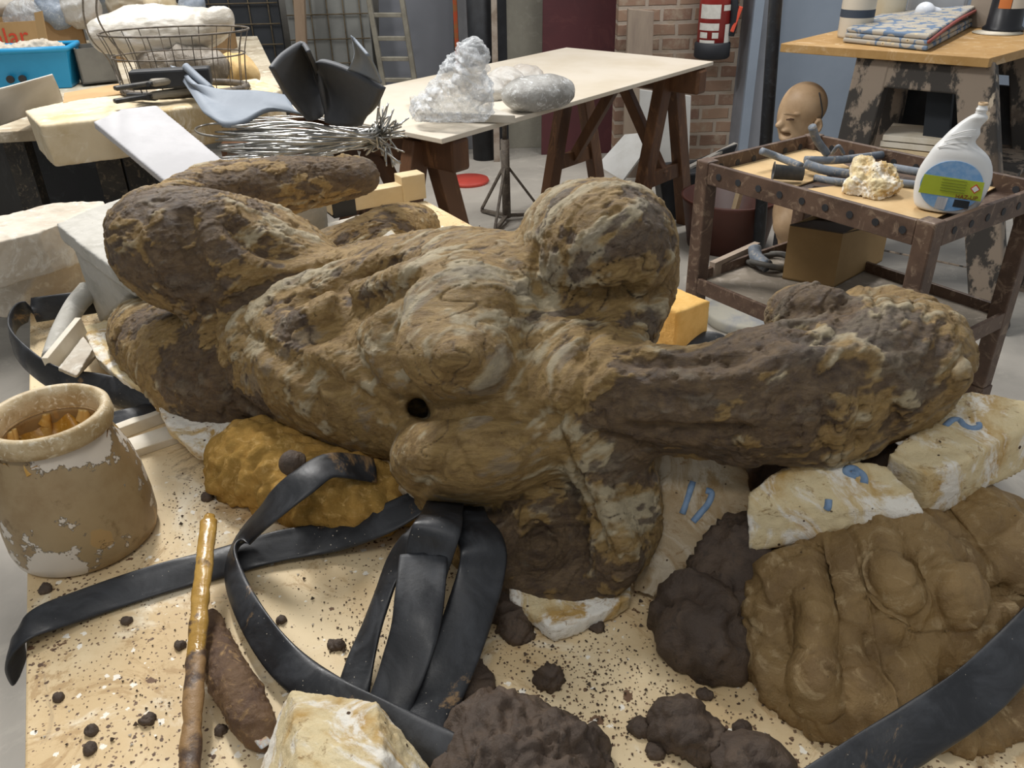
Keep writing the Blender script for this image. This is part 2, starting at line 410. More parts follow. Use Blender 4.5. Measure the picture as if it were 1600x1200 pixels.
def rubber():
    t = NT('rubber'); n = t.noise(14, 8, .7, (1, 1, 1), 1)
    col = t.mix(t.ramp(n, .4, .7), '1e1f22', '35373b')
    col = t.mix(t.ramp(t.noise(7, 8, .7, dist=.8), .60, .66), col, '8a6f4e')
    col = t.mix(t.ramp(t.math('ADD', t.vor(150).outputs['Distance'], t.math('MULTIPLY', t.noise(9, 4), .6)), .30, .34, 1, 0), col, 'a59c8c')
    t.bump(t.noise(40, 8, .7), .25, .002); return t.out(col, t.ramp(n, .3, .7, .32, .6), 0, .5)
M['rubber'] = rubber()
M['rubber_grey'] = mat('rubber_grey', '7d858e', '6b737c', '9aa0a6', scale=10, rough=.6, bump=.3)
def table_top():
    t = NT('table_board'); n = t.noise(3.2, 8, .65)
    col = t.mix(t.ramp(n, .42, .62), 'e2cda6', 'd0b589')
    col = t.mix(t.ramp(t.noise(7, 8, .7, dist=1), .55, .7), col, 'ecdfc4')
    col = t.mix(t.math('MULTIPLY', t.ramp(t.noise(9, 9, .75, dist=1.5), .54, .62), .7), col, 'ad8c5f')
    col = t.mix(t.math('MULTIPLY', t.ramp(t.noise(5.3, 9, .75, dist=2), .58, .66), .6), col, '85705b')
    msk = t.noise(2.6, 5, .6)
    for sc, th, c in ((26, .06, '6b4f38'), (75, .09, '5d4634'), (150, .15, '7a6048'), (45, .1, 'f3ecdd')):
        v = t.math('ADD', t.vor(sc).outputs['Distance'], t.math('ADD', t.math('MULTIPLY', t.noise(sc*3, 4), .7), t.math('MULTIPLY', msk, -.8)))
        col = t.mix(t.ramp(v, th-.02, th, 1, 0), col, c)
    t.bump(t.noise(35, 8, .7), .35, .002); return t.out(col, .62, 0, .35)
M['table'] = table_top()
M['wood_brown'] = mat('wood_brown', '6a4a33', '553a28', '7a563a', scale=6, stretch=(1, 1, .25), rough=.5, bump=.2)
M['wood_orange'] = mat('wood_orange', 'a8743a', '96642f', scale=8, rough=.5, bump=.15)
M['wood_pale'] = mat('wood_pale', 'd6c3a0', 'cbb48c', scale=6, stretch=(.3, 1, 1), rough=.7, bump=.15)
M['wood_white'] = mat('wood_white', 'd8d0c0', 'cabfa9', scale=7, rough=.6, bump=.1)
M['black_iron'] = mat('black_iron', '26272a', '303236', scale=8, rough=.6, bump=.2)
# ------------------------------------------------------------------ room
def struct(name, g, m, label=None, **k): return tag(g.obj(name, m, **k), label, None, None, 'structure')
M['floor'] = mat('concrete_floor', 'b6b0a6', 'a8a299', 'bfb9ae', scale=1.6, rough=.55, bump=.12, bscale=30, spots=[(9, .06, '857d70')])
struct('floor', G().add([(-4.2, -1, 0), (4.5, -1, 0), (4.5, 6.5, 0), (-4.2, 6.5, 0)], [(0, 1, 2, 3)]), M['floor'])
M['wall'] = mat('wall_plaster', '8f8c86', '85827c', '9a968e', scale=2, rough=.85, bump=.15)
struct('wall_back', G().box((-1.7, 6.0, 1.6), (5.2, .1, 3.2)), M['wall'])
struct('wall_left', G().box((-4.2, 2.6, 1.6), (.1, 7.4, 3.2)), M['wall'])
def brick():
    t = NT('brick_wall'); sep = t.n('ShaderNodeSeparateXYZ'); t.l(t.co.outputs['Object'], sep.inputs[0]); cb = t.n('ShaderNodeCombineXYZ')
    wob = t.math('MULTIPLY', t.noise(7, 4), .02)
    t.l(t.math('ADD', sep.outputs[0], wob), cb.inputs[0]); t.l(t.math('ADD', sep.outputs[2], wob), cb.inputs[1])
    b = t.n('ShaderNodeTexBrick'); t.l(cb.outputs[0], b.inputs['Vector'])
    for k, v in (('Scale', 1), ('Mortar Size', .012), ('Mortar Smooth', .35), ('Brick Width', .175), ('Row Height', .078), ('Bias', 0)): b.inputs[k].default_value = v
    b.inputs['Color1'].default_value = lin('9a806c'); b.inputs['Color2'].default_value = lin('806558'); b.inputs['Mortar'].default_value = lin('a89c8f')
    col = t.mix(t.ramp(t.noise(9, 8, .7), .48, .66), b.outputs['Color'], 'a1917f')
    col = t.mix(t.math('MULTIPLY', t.ramp(t.noise(3, 6), .5, .7), .5), col, '8a7866')
    t.bump(t.math('MULTIPLY', b.outputs['Fac'], -1), .6, .008); t.bump(t.noise(30, 6), .4, .004); return t.out(col, .9, 0, .2)
struct('wall_brick', G().box((1.08, 5.12, 1.6), (.86, .12, 3.2)), brick())
M['blue_wall'] = mat('blue_grey_paint', '8792a0', '818c9a', scale=2, rough=.7, bump=.08)
struct('wall_right', G().box((3.05, 5.04, 1.6), (3.1, .1, 3.2)), M['blue_wall'])
c0 = PY(1167, 100, 4.85); c1 = PY(1212, 100, 4.85)
struct('trim_1', G().box(((c0[0]+c1[0])/2, 4.96, 1.6), (c1[0]-c0[0], .22, 3.2)), mat('column_paint', '7c7f86', '70747b', scale=3, rough=.6))
struct('trim_2', G().box((c0[0]+.025, 4.835, 1.6), (.05, .03, 3.2)), M['blue_wall'])
# ------------------------------------------------------------------ main work table
cA = P(38, 1200, TZ); cB = P(46, 540, TZ); cC = P(665, 313, TZ); cD = P(1545, 790, TZ)
def lext(a, b, t): return a+(b-a)*t
tl = lext(cA, cB, 1.28); bl = lext(cA, cB, -.35); br = lext(cC, cD, 1.55); tr = cC
wt = empty('work_table', ((tl+br)/2)*[1, 1, 0], 'large cream work table spattered with clay, under the reclining figure', 'table')
G().prism([bl, br, tr, tl], (0, 0, -.03)).obj('table_top', M['table'], wt, bevel=.003)
for q, o in ((bl, (.1, .12)), (br, (-.12, .1)), (tr, (-.05, -.15)), (tl, (.12, -.15))):
    G().box((q[0]+o[0], q[1]+o[1], (TZ-.03)/2), (.07, .07, TZ-.03)).obj('leg', M['wood_brown'], wt, bevel=.004)
G().prism([lext(bl, br, .08)+[0, .06, -.03], lext(bl, br, .92)+[0, .06, -.03], lext(bl, br, .92)+[0, .10, -.03], lext(bl, br, .08)+[0, .10, -.03]], (0, 0, -.08)).obj('rail', M['wood_brown'], wt)
# ------------------------------------------------------------------ clay sculpture
def sculpture():
    S = SDF((-1.15, .62, TZ-.005), (.82, 2.45, TZ+.52), .005)
    def C(x, y, z, rp):      # sphere whose outline is rp pixels, centre at height z above the table
        p = P(x, y, TZ+z); return (*p, rp*mpp(p))
    def ch(pts, k=.03, **kw): S.chain([C(*q) for q in pts], k=k, **kw)
    def el(x, y, z, rx, ry, rd, ang=0, k=.03, op='add', tilt=0):   # ellipsoid: pixel radii across the view, rd metres deep
        p = P(x, y, TZ+z); m = mpp(p); a = math.radians(ang); v = (p-CAM)/np.linalg.norm(p-CAM)
        R = RT-v*(RT @ v); R /= np.linalg.norm(R); U = np.cross(R, v)
        X = math.cos(a)*R-math.sin(a)*U; Y = math.sin(a)*R+math.cos(a)*U
        S.ell(p, (rx*m, ry*m, rd), (X, Y, v), k=k, op=op)
    # trunk
    ch([(395, 545, .13, 92), (480, 560, .14, 103), (590, 560, .17, 118), (680, 575, .19, 130)], .05)
    ch([(450, 500, .17, 70), (560, 480, .2, 78), (680, 470, .24, 90), (780, 460, .28, 80)], .05)
    el(720, 520, .26, 135, 130, .13, 5, .05)
    el(560, 610, .14, 150, 80, .11, 24, .05)
    # breasts
    el(712, 560, .25, 118, 84, .13, 8, .025)
    el(655, 575, .22, 62, 52, .08, 20, .03)
    el(750, 705, .15, 132, 80, .12, -2, .02)
    el(690, 720, .12, 72, 62, .09, 0, .03)
    # shoulder girdle
    ch([(800, 470, .28, 88), (860, 530, .25, 80), (940, 575, .235, 66)], .04)
    ch([(830, 640, .19, 80), (900, 660, .19, 70)], .04)
    ch([(885, 460, .29, 72), (900, 550, .25, 72), (915, 635, .23, 58)], .04)
    # raised shoulder stump
    el(938, 385, .36, 116, 104, .13, 0, .03)
    el(1000, 395, .34, 52, 80, .08, -15, .03)
    el(880, 365, .36, 58, 66, .09, 0, .03)
    ch([(1015, 450, .3, 30), (985, 500, .28, 34), (950, 550, .26, 38)], .03)
    # neck
    ch([(920, 600, .25, 62), (1010, 622, .25, 60), (1090, 628, .25, 62), (1180, 620, .25, 80), (1240, 608, .25, 96)], .035)
    ch([(1140, 575, .28, 20), (1190, 545, .3, 26)], .025)
    ch([(890, 665, .21, 22), (980, 685, .2, 16), (1080, 692, .2, 14), (1170, 705, .2, 20)], .02)
    # head
    el(1345, 580, .23, 146, 116, .13, -8, .03)
    el(1285, 612, .22, 92, 100, .12, 0, .04)
    el(1428, 552, .24, 84, 74, .10, -35, .03)
    ch([(1225, 490, .3, 24), (1258, 482, .31, 30), (1292, 482, .31, 27)], .02)      # chin
    el(1262, 505, .33, 22, 13, .02, 20, .012, 'sub')
    for x, y, r in ((1342, 472, 27), (1386, 474, 27), (1410, 485, 30), (1442, 486, 27), (1462, 512, 28), (1488, 556, 34), (1486, 590, 30), (1330, 488, 26)):
        p = C(x, y, .27, r); S.ell(p[:3], (p[3],)*3, k=.014)
    ch([(1240, 694, .2, 28), (1300, 692, .2, 26), (1345, 682, .19, 26)], .02)
    # near shoulder wedge: ridge that runs down to the table
    ch([(885, 660, .22, 16), (920, 730, .17, 20), (950, 800, .12, 26), (965, 860, .08, 34), (950, 905, .035, 26)], .02)
    ch([(930, 690, .2, 36), (970, 740, .14, 40), (985, 800, .1, 32), (985, 850, .06, 28)], .03)
    ch([(960, 690, .19, 30), (1000, 700, .19, 20)], .02)
    # hollow arm stump between ridge and lower breast
    ch([(700, 790, .05, 44), (760, 840, .03, 52), (830, 890, .02, 56), (900, 900, .02, 50)], .03)
    ch([(850, 770, .09, 60), (860, 830, .05, 60)], .03)
    el(846, 858, .10, 60, 50, .075, -20, .015, 'sub')
    el(880, 800, .15, 44, 56, .04, -25, .03, 'sub')
    el(810, 850, .10, 30, 30, .02, 0, .02, 'sub')
    # thighs and knees
    ch([(250, 382, .3, 75), (330, 402, .28, 84), (420, 445, .22, 94), (470, 500, .17, 90)], .04)
    ch([(228, 358, .32, 48), (330, 345, .34, 34), (430, 378, .28, 38), (500, 418, .22, 32)], .03)
    ch([(212, 398, .27, 34), (270, 436, .24, 38)], .03)
    ch([(228, 522, .08, 56), (290, 560, .09, 74), (350, 590, .09, 80), (430, 600, .09, 60)], .02)
    ch([(300, 600, .06, 44), (330, 640, .04, 44), (420, 640, .05, 40), (500, 660, .06, 42), (600, 700, .05, 40)], .03)
    # far leg: shin lying across behind
    ch([(250, 330, .26, 30), (330, 304, .26, 44), (430, 293, .25, 43), (500, 282, .25, 34), (566, 276, .25, 28)], .02)
    # foot behind the waist
    ch([(500, 400, .05, 34), (560, 385, .05, 38), (620, 366, .055, 44), (655, 356, .05, 32)], .02)
    ch2 = []   # filled in on the finished surface below
    base = S.mesh(); bv = bvh_of(base)
    def on(pts, lift=0, k=.012, op='add'):   # strokes laid along the visible surface: (px, py, r px)
        q = []
        for x, y, r in pts:
            h = hit(bv, x, y, 0)
            if h is None: continue
            R_ = r*mpp(h)*(1 if op == 'sub' else 1.35); h = hit(bv, x, y, -R_*.72 if op == 'add' else -R_*.15); q.append((*h, R_))
        if len(q) > 1: S.chain(q, k=k, op=op)
    G_ = dict(op='sub')
    on([(590, 600, 5), (640, 632, 9), (700, 642, 8), (780, 642, 8), (850, 650, 9), (872, 660, 8)], **G_)          # between the breasts
    on([(836, 380, 3), (832, 420, 6), (836, 470, 6), (838, 500, 4)], **G_)                                    # arm-pit fold
    on([(765, 372, 6), (800, 400, 9), (822, 440, 10), (835, 480, 7)], .006)                                   # fold beside it
    on([(1040, 440, 4), (1010, 500, 6), (960, 550, 7), (910, 620, 8), (882, 655, 7)], **G_)                   # collar line
    on([(1040, 470, 8), (1000, 520, 12), (960, 570, 10), (920, 620, 8)], .006)
    on([(940, 460, 4), (930, 520, 6), (905, 570, 5)], **G_)
    on([(975, 470, 8), (960, 510, 11), (935, 560, 9)], .004)
    on([(835, 455, 7), (890, 478, 11), (940, 475, 11), (990, 455, 8)], k=.02, **G_)                                    # under the stump
    on([(612, 470, 6), (600, 520, 12), (608, 580, 13), (640, 612, 9)], k=.03, **G_)                             # below the breast
    on([(322, 480, 7), (325, 530, 10), (335, 580, 10), (365, 625, 8), (420, 655, 6)], k=.015, **G_)
    on([(520, 406, 5), (470, 430, 7), (400, 450, 6), (350, 490, 5)], k=.02, **G_)                             # groin
    on([(455, 470, 6), (500, 455, 10), (580, 425, 8), (660, 395, 5)], k=.025, **G_); on([(470, 530, 6), (530, 495, 12), (590, 460, 10), (640, 430, 6)], k=.03, **G_)
    on([(450, 500, 6), (500, 480, 10), (560, 450, 10), (640, 420, 7)], .004, k=.02); on([(430, 450, 6), (520, 425, 9), (620, 395, 7)], .004, k=.02)
    on([(380, 520, 5), (440, 560, 8), (520, 600, 8), (600, 640, 5)], k=.02, **G_)
    on([(470, 560, 5), (480, 600, 6), (500, 640, 4)], k=.015, **G_)
    on([(545, 440, 6), (530, 490, 7), (545, 540, 6), (580, 600, 5)], k=.02, **G_)
    on([(985, 560, 6), (1080, 568, 9), (1160, 560, 8)], k=.015, **G_)                                         # neck cords
    on([(960, 590, 7), (1060, 592, 10), (1150, 590, 8), (1210, 560, 8)], .006, k=.015)
    on([(990, 670, 6), (1080, 668, 9), (1170, 672, 6)], k=.015, **G_); on([(980, 652, 6), (1080, 650, 7), (1180, 650, 6)], .004, k=.012)
    on([(1215, 540, 5), (1260, 555, 8), (1330, 545, 7), (1400, 570, 6)], .004, k=.015)                        # jaw and cheek
    on([(1230, 520, 5), (1290, 530, 7), (1320, 500, 6), (1318, 470, 4)], k=.012, **G_)
    on([(1230, 505, 4), (1252, 510, 7), (1275, 500, 4)], k=.008, **G_)
    for a in ([(1362, 455, 3), (1368, 480, 5), (1376, 500, 3)], [(1398, 452, 3), (1402, 475, 5), (1400, 500, 3)], [(1425, 462, 3), (1424, 490, 4), (1412, 520, 3)], [(1455, 475, 3), (1446, 510, 5), (1430, 545, 3)], [(1475, 505, 3), (1462, 545, 5), (1440, 585, 3)], [(1495, 560, 3), (1475, 590, 4), (1450, 620, 3)], [(1338, 700, 3), (1342, 660, 5), (1352, 600, 3)], [(1392, 700, 3), (1400, 660, 5), (1395, 620, 3)], [(1290, 715, 3), (1296, 680, 5), (1290, 640, 3)]): on(a, k=.008, **G_)
    for a in ([(1410, 600, 4), (1420, 640, 7), (1400, 680, 4)], [(1310, 600, 4), (1312, 650, 7), (1306, 690, 5)], [(1270, 600, 5), (1265, 660, 8), (1255, 700, 5)], [(1460, 590, 4), (1455, 630, 6), (1430, 660, 4)]): on(a, .002, k=.012)
    on([(700, 560, 5), (716, 556, 7), (730, 560, 5)], .004, k=.02)
    on([(872, 664, 4), (892, 715, 7), (918, 770, 9), (940, 825, 9), (950, 868, 6)], k=.012, **G_)
    on([(886, 668, 6), (910, 715, 9), (938, 768, 10), (962, 820, 10), (978, 860, 8)], .002, k=.01)
    on([(905, 672, 4), (960, 690, 6), (1010, 700, 4)], k=.01, **G_)
    on([(690, 690, 4), (680, 740, 6), (650, 770, 4)], k=.01, **G_); on([(700, 680, 4), (720, 720, 5), (735, 745, 3)], k=.01, **G_)
    on([(250, 330, 6), (240, 380, 8), (270, 440, 7)], .003, k=.02); on([(290, 330, 5), (300, 400, 8), (330, 450, 5)], k=.02, **G_)
    on([(360, 350, 6), (400, 380, 8), (450, 400, 6)], k=.02, **G_)
    p = P(652, 637, TZ+.26); v = (p-CAM)/np.linalg.norm(p-CAM); S.cap(p-v*.1, p+v*.17, .018, .013, k=.006, op='sub')
    p2 = P(664, 648, TZ+.25); S.cap(p2-v*.1, p2+v*.15, .013, .008, k=.005, op='sub')
    S.floor(TZ+.001)
    me = S.mesh(); bvf = bvh_of(me); me = subdiv(me, 1); v = verts(me); dark = np.zeros(len(v)); pale = np.zeros(len(v))
    def blob(arr, x, y, z, r, a):
        c = hit(bvf, x, y); c = P(x, y, TZ+z) if c is None else c; d = np.linalg.norm(v-c, axis=1); arr[:] = np.maximum(arr, a*np.clip(1.4-d/r, 0, 1)) if a > 0 else arr+a*np.clip(1.4-d/r, 0, 1)
    for q in ((240, 370, .33, .17, .8), (330, 330, .33, .1, .7), (400, 400, .33, .1, .5), (420, 285, .28, .2, .8), (560, 280, .27, .1, 1), (300, 600, .1, .09, 1), (350, 650, .05, .12, 1.2), (210, 500, .1, .06, .5),
              (960, 340, .43, .1, .5), (870, 400, .42, .07, .6), (970, 370, .45, .05, .8), (1040, 380, .4, .05, .7), (850, 480, .38, .05, .6), (880, 510, .38, .08, .85), (905, 565, .35, .07, .85), (960, 500, .3, .04, .5), (1000, 620, .33, .12, .95), (1120, 610, .33, .15, .95), (1060, 680, .24, .1, .9), (1200, 520, .33, .06, 1),
              (1290, 480, .34, .07, .9), (1170, 700, .25, .08, .9), (1210, 730, .2, .07, .9), (980, 740, .18, .08, .8), (930, 730, .18, .08, .3), (840, 860, .08, .11, 1.1), (810, 790, .1, .06, .6), (940, 900, .05, .08, .5), (1430, 610, .33, .06, .8), (1500, 560, .3, .05, .7), (1380, 500, .33, .05, .5), (1260, 640, .33, .06, .5),
              (660, 640, .3, .03, 1), (560, 440, .33, .06, .5), (450, 510, .3, .05, .6), (870, 600, .3, .05, .7), (640, 345, .1, .08, .5), (540, 400, .1, .06, .3)): blob(dark, *q)
    for q in ((712, 570, .33, .15, -.5), (760, 700, .25, .16, -.7), (660, 700, .2, .08, -.5), (1340, 590, .35, .06, -.3), (920, 440, .42, .07, -.4), (560, 620, .2, .12, -.35)): blob(dark, *q)
    smooth = np.clip(-dark, 0, .6)/.6
    for q in ((640, 430, .38, .12, .8), (780, 430, .4, .12, 1), (830, 460, .4, .06, 1.3), (1340, 500, .35, .08, 1), (960, 300, .48, .12, .6), (930, 800, .14, .06, .9), (1300, 580, .35, .06, .6), (420, 480, .33, .08, .6), (1440, 560, .35, .07, .7), (1020, 500, .35, .05, 1), (440, 345, .36, .06, .7), (300, 560, .15, .05, .4), (880, 700, .2, .05, .8)): blob(pale, *q)
    T = np.array([[.86, .46, .2], [-.45, .88, .1], [-.1, -.2, .97]])
    wv = np.stack([noise(v*6), noise(v*6+5), noise(v*6+11)], 1)
    q = (v+wv*.06) @ T.T; st = q*np.array([5.5, 17, 17]); st2 = q*np.array([17, 60, 60])
    nA = fbm(st, 5, .6); nB = fbm(st2+4, 4, .6)*.75+fbm(v*38+9, 3)*.45; nC = fbm(st*1.3+30, 5, .62); nD = fbm(st2*.8+50, 4, .6)
    dk = sst(nA*.9+nB*.55+dark*.85, .36, .48); pl = sst(nC*.8+nD*.6+pale*.42, .2, .56); gy = sst(fbm(st*.9+70, 4)+nB*.6+pale*.05, .26, .5)
    set_attr(me, 'dk', dk); set_attr(me, 'pl', pl); set_attr(me, 'gy', gy)
    keep = np.clip((v[:, 2]-TZ)/.02, 0, 1)
    crk = 1-sst(np.abs(noise(st*1.9+8)), 0, .022)
    dk = np.maximum(dk, crk*sst(noise(v*7+2), -.1, .15)*.8)
    set_attr2(me, 'dk', dk)
    d = fbm(v*9, 3)*.006+nB*.0032+fbm(v*48, 3)*.003-dk*.0035+pl*.002+sst(nD, .02, .1)*.0022-crk*sst(noise(v*7+2), -.1, .15)*.004-sst(noise(v*52+5), .3, .42)*.005+sst(noise(v*66+15), .33, .45)*.004
    displace(me, lambda v_, n_: d*keep*.62*(1-.55*smooth))
    root = empty('clay_sculpture', (-.1, 1.3, TZ), 'reclining clay nude figure without arms, ochre and dark brown, lying on the work table', 'sculpture')
    link('body', me, M['clay'], root)
    return root
sculpture()
# ------------------------------------------------------------------ jar of slip
def jar():
    b = P(138, 836, TZ); H = up_to(b, 650); R = .096
    root = empty('plastic_jar', b, 'big plastic jar caked with plaster, half full of ochre slip, at the left table edge', 'jar')
    prof = [(R*.9, 0), (R*.97, .006), (R, .02), (R*1.0, H*.25), (R*.97, H*.45), (R*.90, H*.62), (R*.80, H*.76), (R*.71, H*.86), (R*.69, H*.885)]
    inner = [(R*.63, H*.9), (R*.66, H*.84), (R*.80, H*.62), (R*.9, H*.4), (R*.93, .02), (0.0001, .015)]
    t = NT('jar_plastic'); n = t.noise(9, 8, .65)
    col = t.mix(t.ramp(n, .4, .6), '8d7450', '9d8763'); col = t.mix(t.ramp(t.noise(20, 8, .7), .55, .68), col, '77603e')
    wm = t.ramp(t.math('ADD', t.noise(19, 9, .65), t.math('MULTIPLY', t.noise(7, 3), .6)), .87, .89); col = t.mix(wm, col, 'cfc4b4')
    om = t.ramp(t.noise(11.5, 3, .5, (1, 1, .7)), .64, .65); col = t.mix(om, col, 'a98a5b')
    t.bump(t.noise(50, 6), .2, .001); t.bump(wm, .8, .004); t.out(col, .45)
    G().lathe(b, [(0.0001, 0)]+prof+inner, 64).obj('body', t.m, root, True)
    G().lathe(b+[0, 0, H*.88], [(R*.70, 0), (R*.79, .004), (R*.82, .014), (R*.80, .028), (R*.75, .032), (R*.69, .03), (R*.64, .02), (R*.63, 0)], 64, caps=False).obj('rim', mat('jar_rim', 'c3b08d', 'a38a60', 'd9cdb4', scale=24, rough=.5, bump=.4, spots=[(60, .2, '6d5436')]), root, True)
    g = G(); n = 60
    me = None
    vs = []; fs = []
    for j in range(26):
        for i in range(72):
            r = R*.74*j/25; a = 2*math.pi*i/72; x, y = r*math.cos(a), r*math.sin(a)
            hz = H*.70+fbm(np.array([[x*28+3, y*28, 0]]), 3)[0]*.03+(.028*max(0, (j-17)/8)**1.5 if math.sin(a*3+1) > -.2 else .01*max(0, (j-17)/8))
            vs.append(b+[x, y, hz])
    for j in range(25):
        for i in range(72): fs.append((j*72+i, j*72+(i+1) % 72, (j+1)*72+(i+1) % 72, (j+1)*72+i))
    G().add(vs, fs).obj('slip', mat('slip', 'c08e35', 'a97a2b', 'd3ad62', scale=26, rough=.28, bump=.5, bscale=50), root, True)
    dm = mat('slip_drips', 'b98a3a', 'cfae6c', scale=30, rough=.35)
    for k in range(16):
        a = 2*math.pi*k/16+.3*math.sin(k*3); r1 = R*.66; z0 = H*.86; z1 = H*(.70+.08*math.sin(k*5.)**2)
        G().tube([b+[r1*math.cos(a), r1*math.sin(a), z0], b+[r1*1.03*math.cos(a+.04), r1*1.03*math.sin(a+.04), (z0+z1)/2], b+[R*.70*math.cos(a+.1), R*.70*math.sin(a+.1), z1]], lambda t: .004+.005*t, 7).obj('slip_drip', dm, root, True)
jar()
# ------------------------------------------------------------------ rubber straps
UPN = (0, 0, 1)
strap('rubber_strap', [(672, 775, .72, .045, UPN), (600, 812, .70, .046, (0, -.4, 1)), (520, 838, .675, .046, (0, -.5, 1)), (430, 855, .668, .046, (0, -.5, 1)), (340, 880, .664, .044, (0, -.5, 1)), (250, 905, .664, .044, (0, -.5, 1)), (150, 937, .664, .044, (0, -.5, 1)), (75, 965, .668, .044, (-.1, -.4, 1)), (34, 990, .662, .044, (-.6, -.2, 1)), (24, 1018, .635, .044, (-1, 0, .4)), (30, 1045, .59, .044, (-1, 0, 0))],
      M['rubber'], 'clay-smeared rubber strap running under the stirring stick and over the left table edge')
strap('rubber_strap', [(585, 735, .742, .04, (0, -.5, 1)), (515, 728, .772, .046, (-.2, -.4, 1)), (470, 755, .768, .048, (-.3, -.5, 1)), (425, 795, .742, .048, (-.5, -.4, 1)), (385, 835, .70, .046, (-.9, -.3, .9)), (362, 868, .69, .044, (-1, -.4, .5)), (368, 915, .688, .040, (-1, -.6, .8)), (400, 975, .684, .040, (-.8, -.6, 1)), (450, 1040, .682, .042, (-.5, -.6, 1)), (520, 1090, .68, .042, (-.3, -.6, 1)), (600, 1128, .677, .04, (-.3, -.7, 1)), (690, 1172, .674, .04, (-.3, -.7, 1)), (790, 1225, .672, .04, (-.3, -.7, 1))],
      M['rubber'], 'long rubber strap looped over the ochre sponge and curving behind the front plaster block')
B1 = 'flat rubber strips bunched under the chest'
strap('rubber_strap', [(706, 762, .72, .04, (0, -.3, 1)), (688, 798, .755, .04, (0, -.6, 1)), (650, 840, .765, .038, (-.6, -.6, .6)), (615, 890, .73, .036, (-.8, -.5, .5)), (590, 950, .705, .036, (-.8, -.5, .6)), (568, 1020, .685, .038, (-.6, -.5, .9)), (551, 1080, .668, .040, (-.2, -.3, 1)), (545, 1112, .664, .042, UPN)],
      M['rubber'], 'leftmost of the three rubber strips fanning down from under the chest')
strap('rubber_strap', [(662, 868, .757, .056, (0, -.8, .7)), (656, 930, .742, .056, (0, -.7, .8)), (648, 985, .722, .055, (-.1, -.7, 1)), (630, 1045, .696, .053, (-.2, -.6, 1)), (610, 1095, .675, .05, (-.1, -.4, 1)), (598, 1122, .668, .05, UPN)],
      M['rubber'], 'middle rubber strip with a straight cut end, lying on top of the bunch')
strap('rubber_strap', [(706, 760, .72, .045, (0, -.3, 1)), (692, 796, .765, .05, (0, -.5, 1)), (684, 822, .785, .056, (0, -.7, .7)), (672, 860, .762, .056, (0, -.8, .6)), (664, 900, .735, .05, (0, -.7, .7)), (655, 960, .712, .048, (0, -.7, .8))],
      M['rubber'], 'short dark rubber strip bent over just above the cut end of the middle strip')
strap('rubber_strap', [(722, 765, .71, .045, (0, -.4, 1)), (732, 812, .755, .05, (.2, -.6, 1)), (754, 852, .757, .056, (.3, -.7, .8)), (752, 895, .735, .056, (.3, -.6, .8)), (735, 955, .712, .056, (.3, -.6, .9)), (708, 1030, .69, .054, (.3, -.6, 1)), (680, 1095, .672, .052, (.1, -.4, 1)), (655, 1150, .665, .048, UPN)],
      M['rubber'], 'rightmost glossy rubber strip speckled white, fanning down from under the chest')
strap('rubber_strap', [(300, 600, .70, .045, (0, -1, .3)), (235, 622, .685, .05, (0, -1, .5)), (160, 606, .685, .05, (-.1, -1, .4)), (90, 592, .70, .05, (-.3, -1, .2)), (40, 560, .71, .052, (-.8, -.6, .2)), (18, 525, .712, .052, (-1, 0, .1)), (28, 492, .712, .052, (-.7, .7, .1)), (70, 482, .708, .052, (.1, -1, .2)), (115, 476, .705, .052, (.1, -1, .2)), (160, 470, .70, .05, (.1, -1, .2)), (200, 466, .70, .05, (.1, -1, .2))],
      M['rubber'], 'grey-black rubber strap standing in a loop at the far left corner')
strap('rubber_strap', [(160, 662, .664, .04, (0, -.3, 1)), (200, 655, .668, .045, (0, -.5, 1)), (240, 640, .67, .045, (0, -.4, 1)), (290, 615, .675, .04, (0, -.4, 1))],
      M['rubber'], 'short crumpled rubber strap behind the jar, beside the white batten')
strap('rubber_strap', [(1010, 1420, .658, .05, (0, -.2, 1)), (1130, 1340, .668, .05, (.1, -.5, 1)), (1250, 1262, .69, .05, (.2, -.6, 1)), (1360, 1190, .71, .05, (.2, -.6, 1)), (1440, 1140, .725, .05, (.2, -.6, 1)), (1520, 1085, .735, .05, (.3, -.6, 1)), (1590, 1020, .74, .05, (.3, -.6, 1)), (1660, 945, .725, .05, (.3, -.6, 1)), (1730, 880, .70, .05, (.3, -.5, 1)), (1800, 825, .675, .05, (.3, -.3, 1)), (1850, 800, .64, .05, (.8, .3, .3)), (1865, 820, .58, .05, (.9, .4, 0))],
      M['rubber'], 'thick rubber strap crossing the bottom right corner in front of the ochre lump')
strap('rubber_strap', [(1490, 740, .68, .032, (.1, -.3, 1)), (1535, 775, .675, .032, (.1, -.3, 1)), (1580, 812, .67, .032, (.1, -.3, 1)), (1660, 880, .665, .032, (.1, -.3, 1))],
      M['rubber'], 'paint-blotched rubber strap at the right table edge below the two numbered plaster pieces')
strap('rubber_strap', [(1020, 556, .665, .04, (0, -.5, 1)), (1065, 545, .675, .045, (0, -.6, 1)), (1105, 533, .685, .045, (.1, -.6, 1)), (1135, 540, .68, .04, (.5, -.5, 1)), (1150, 560, .67, .035, (.8, -.4, 1))],
      M['rubber'], 'rubber strap peeking out behind the neck next to the orange block')
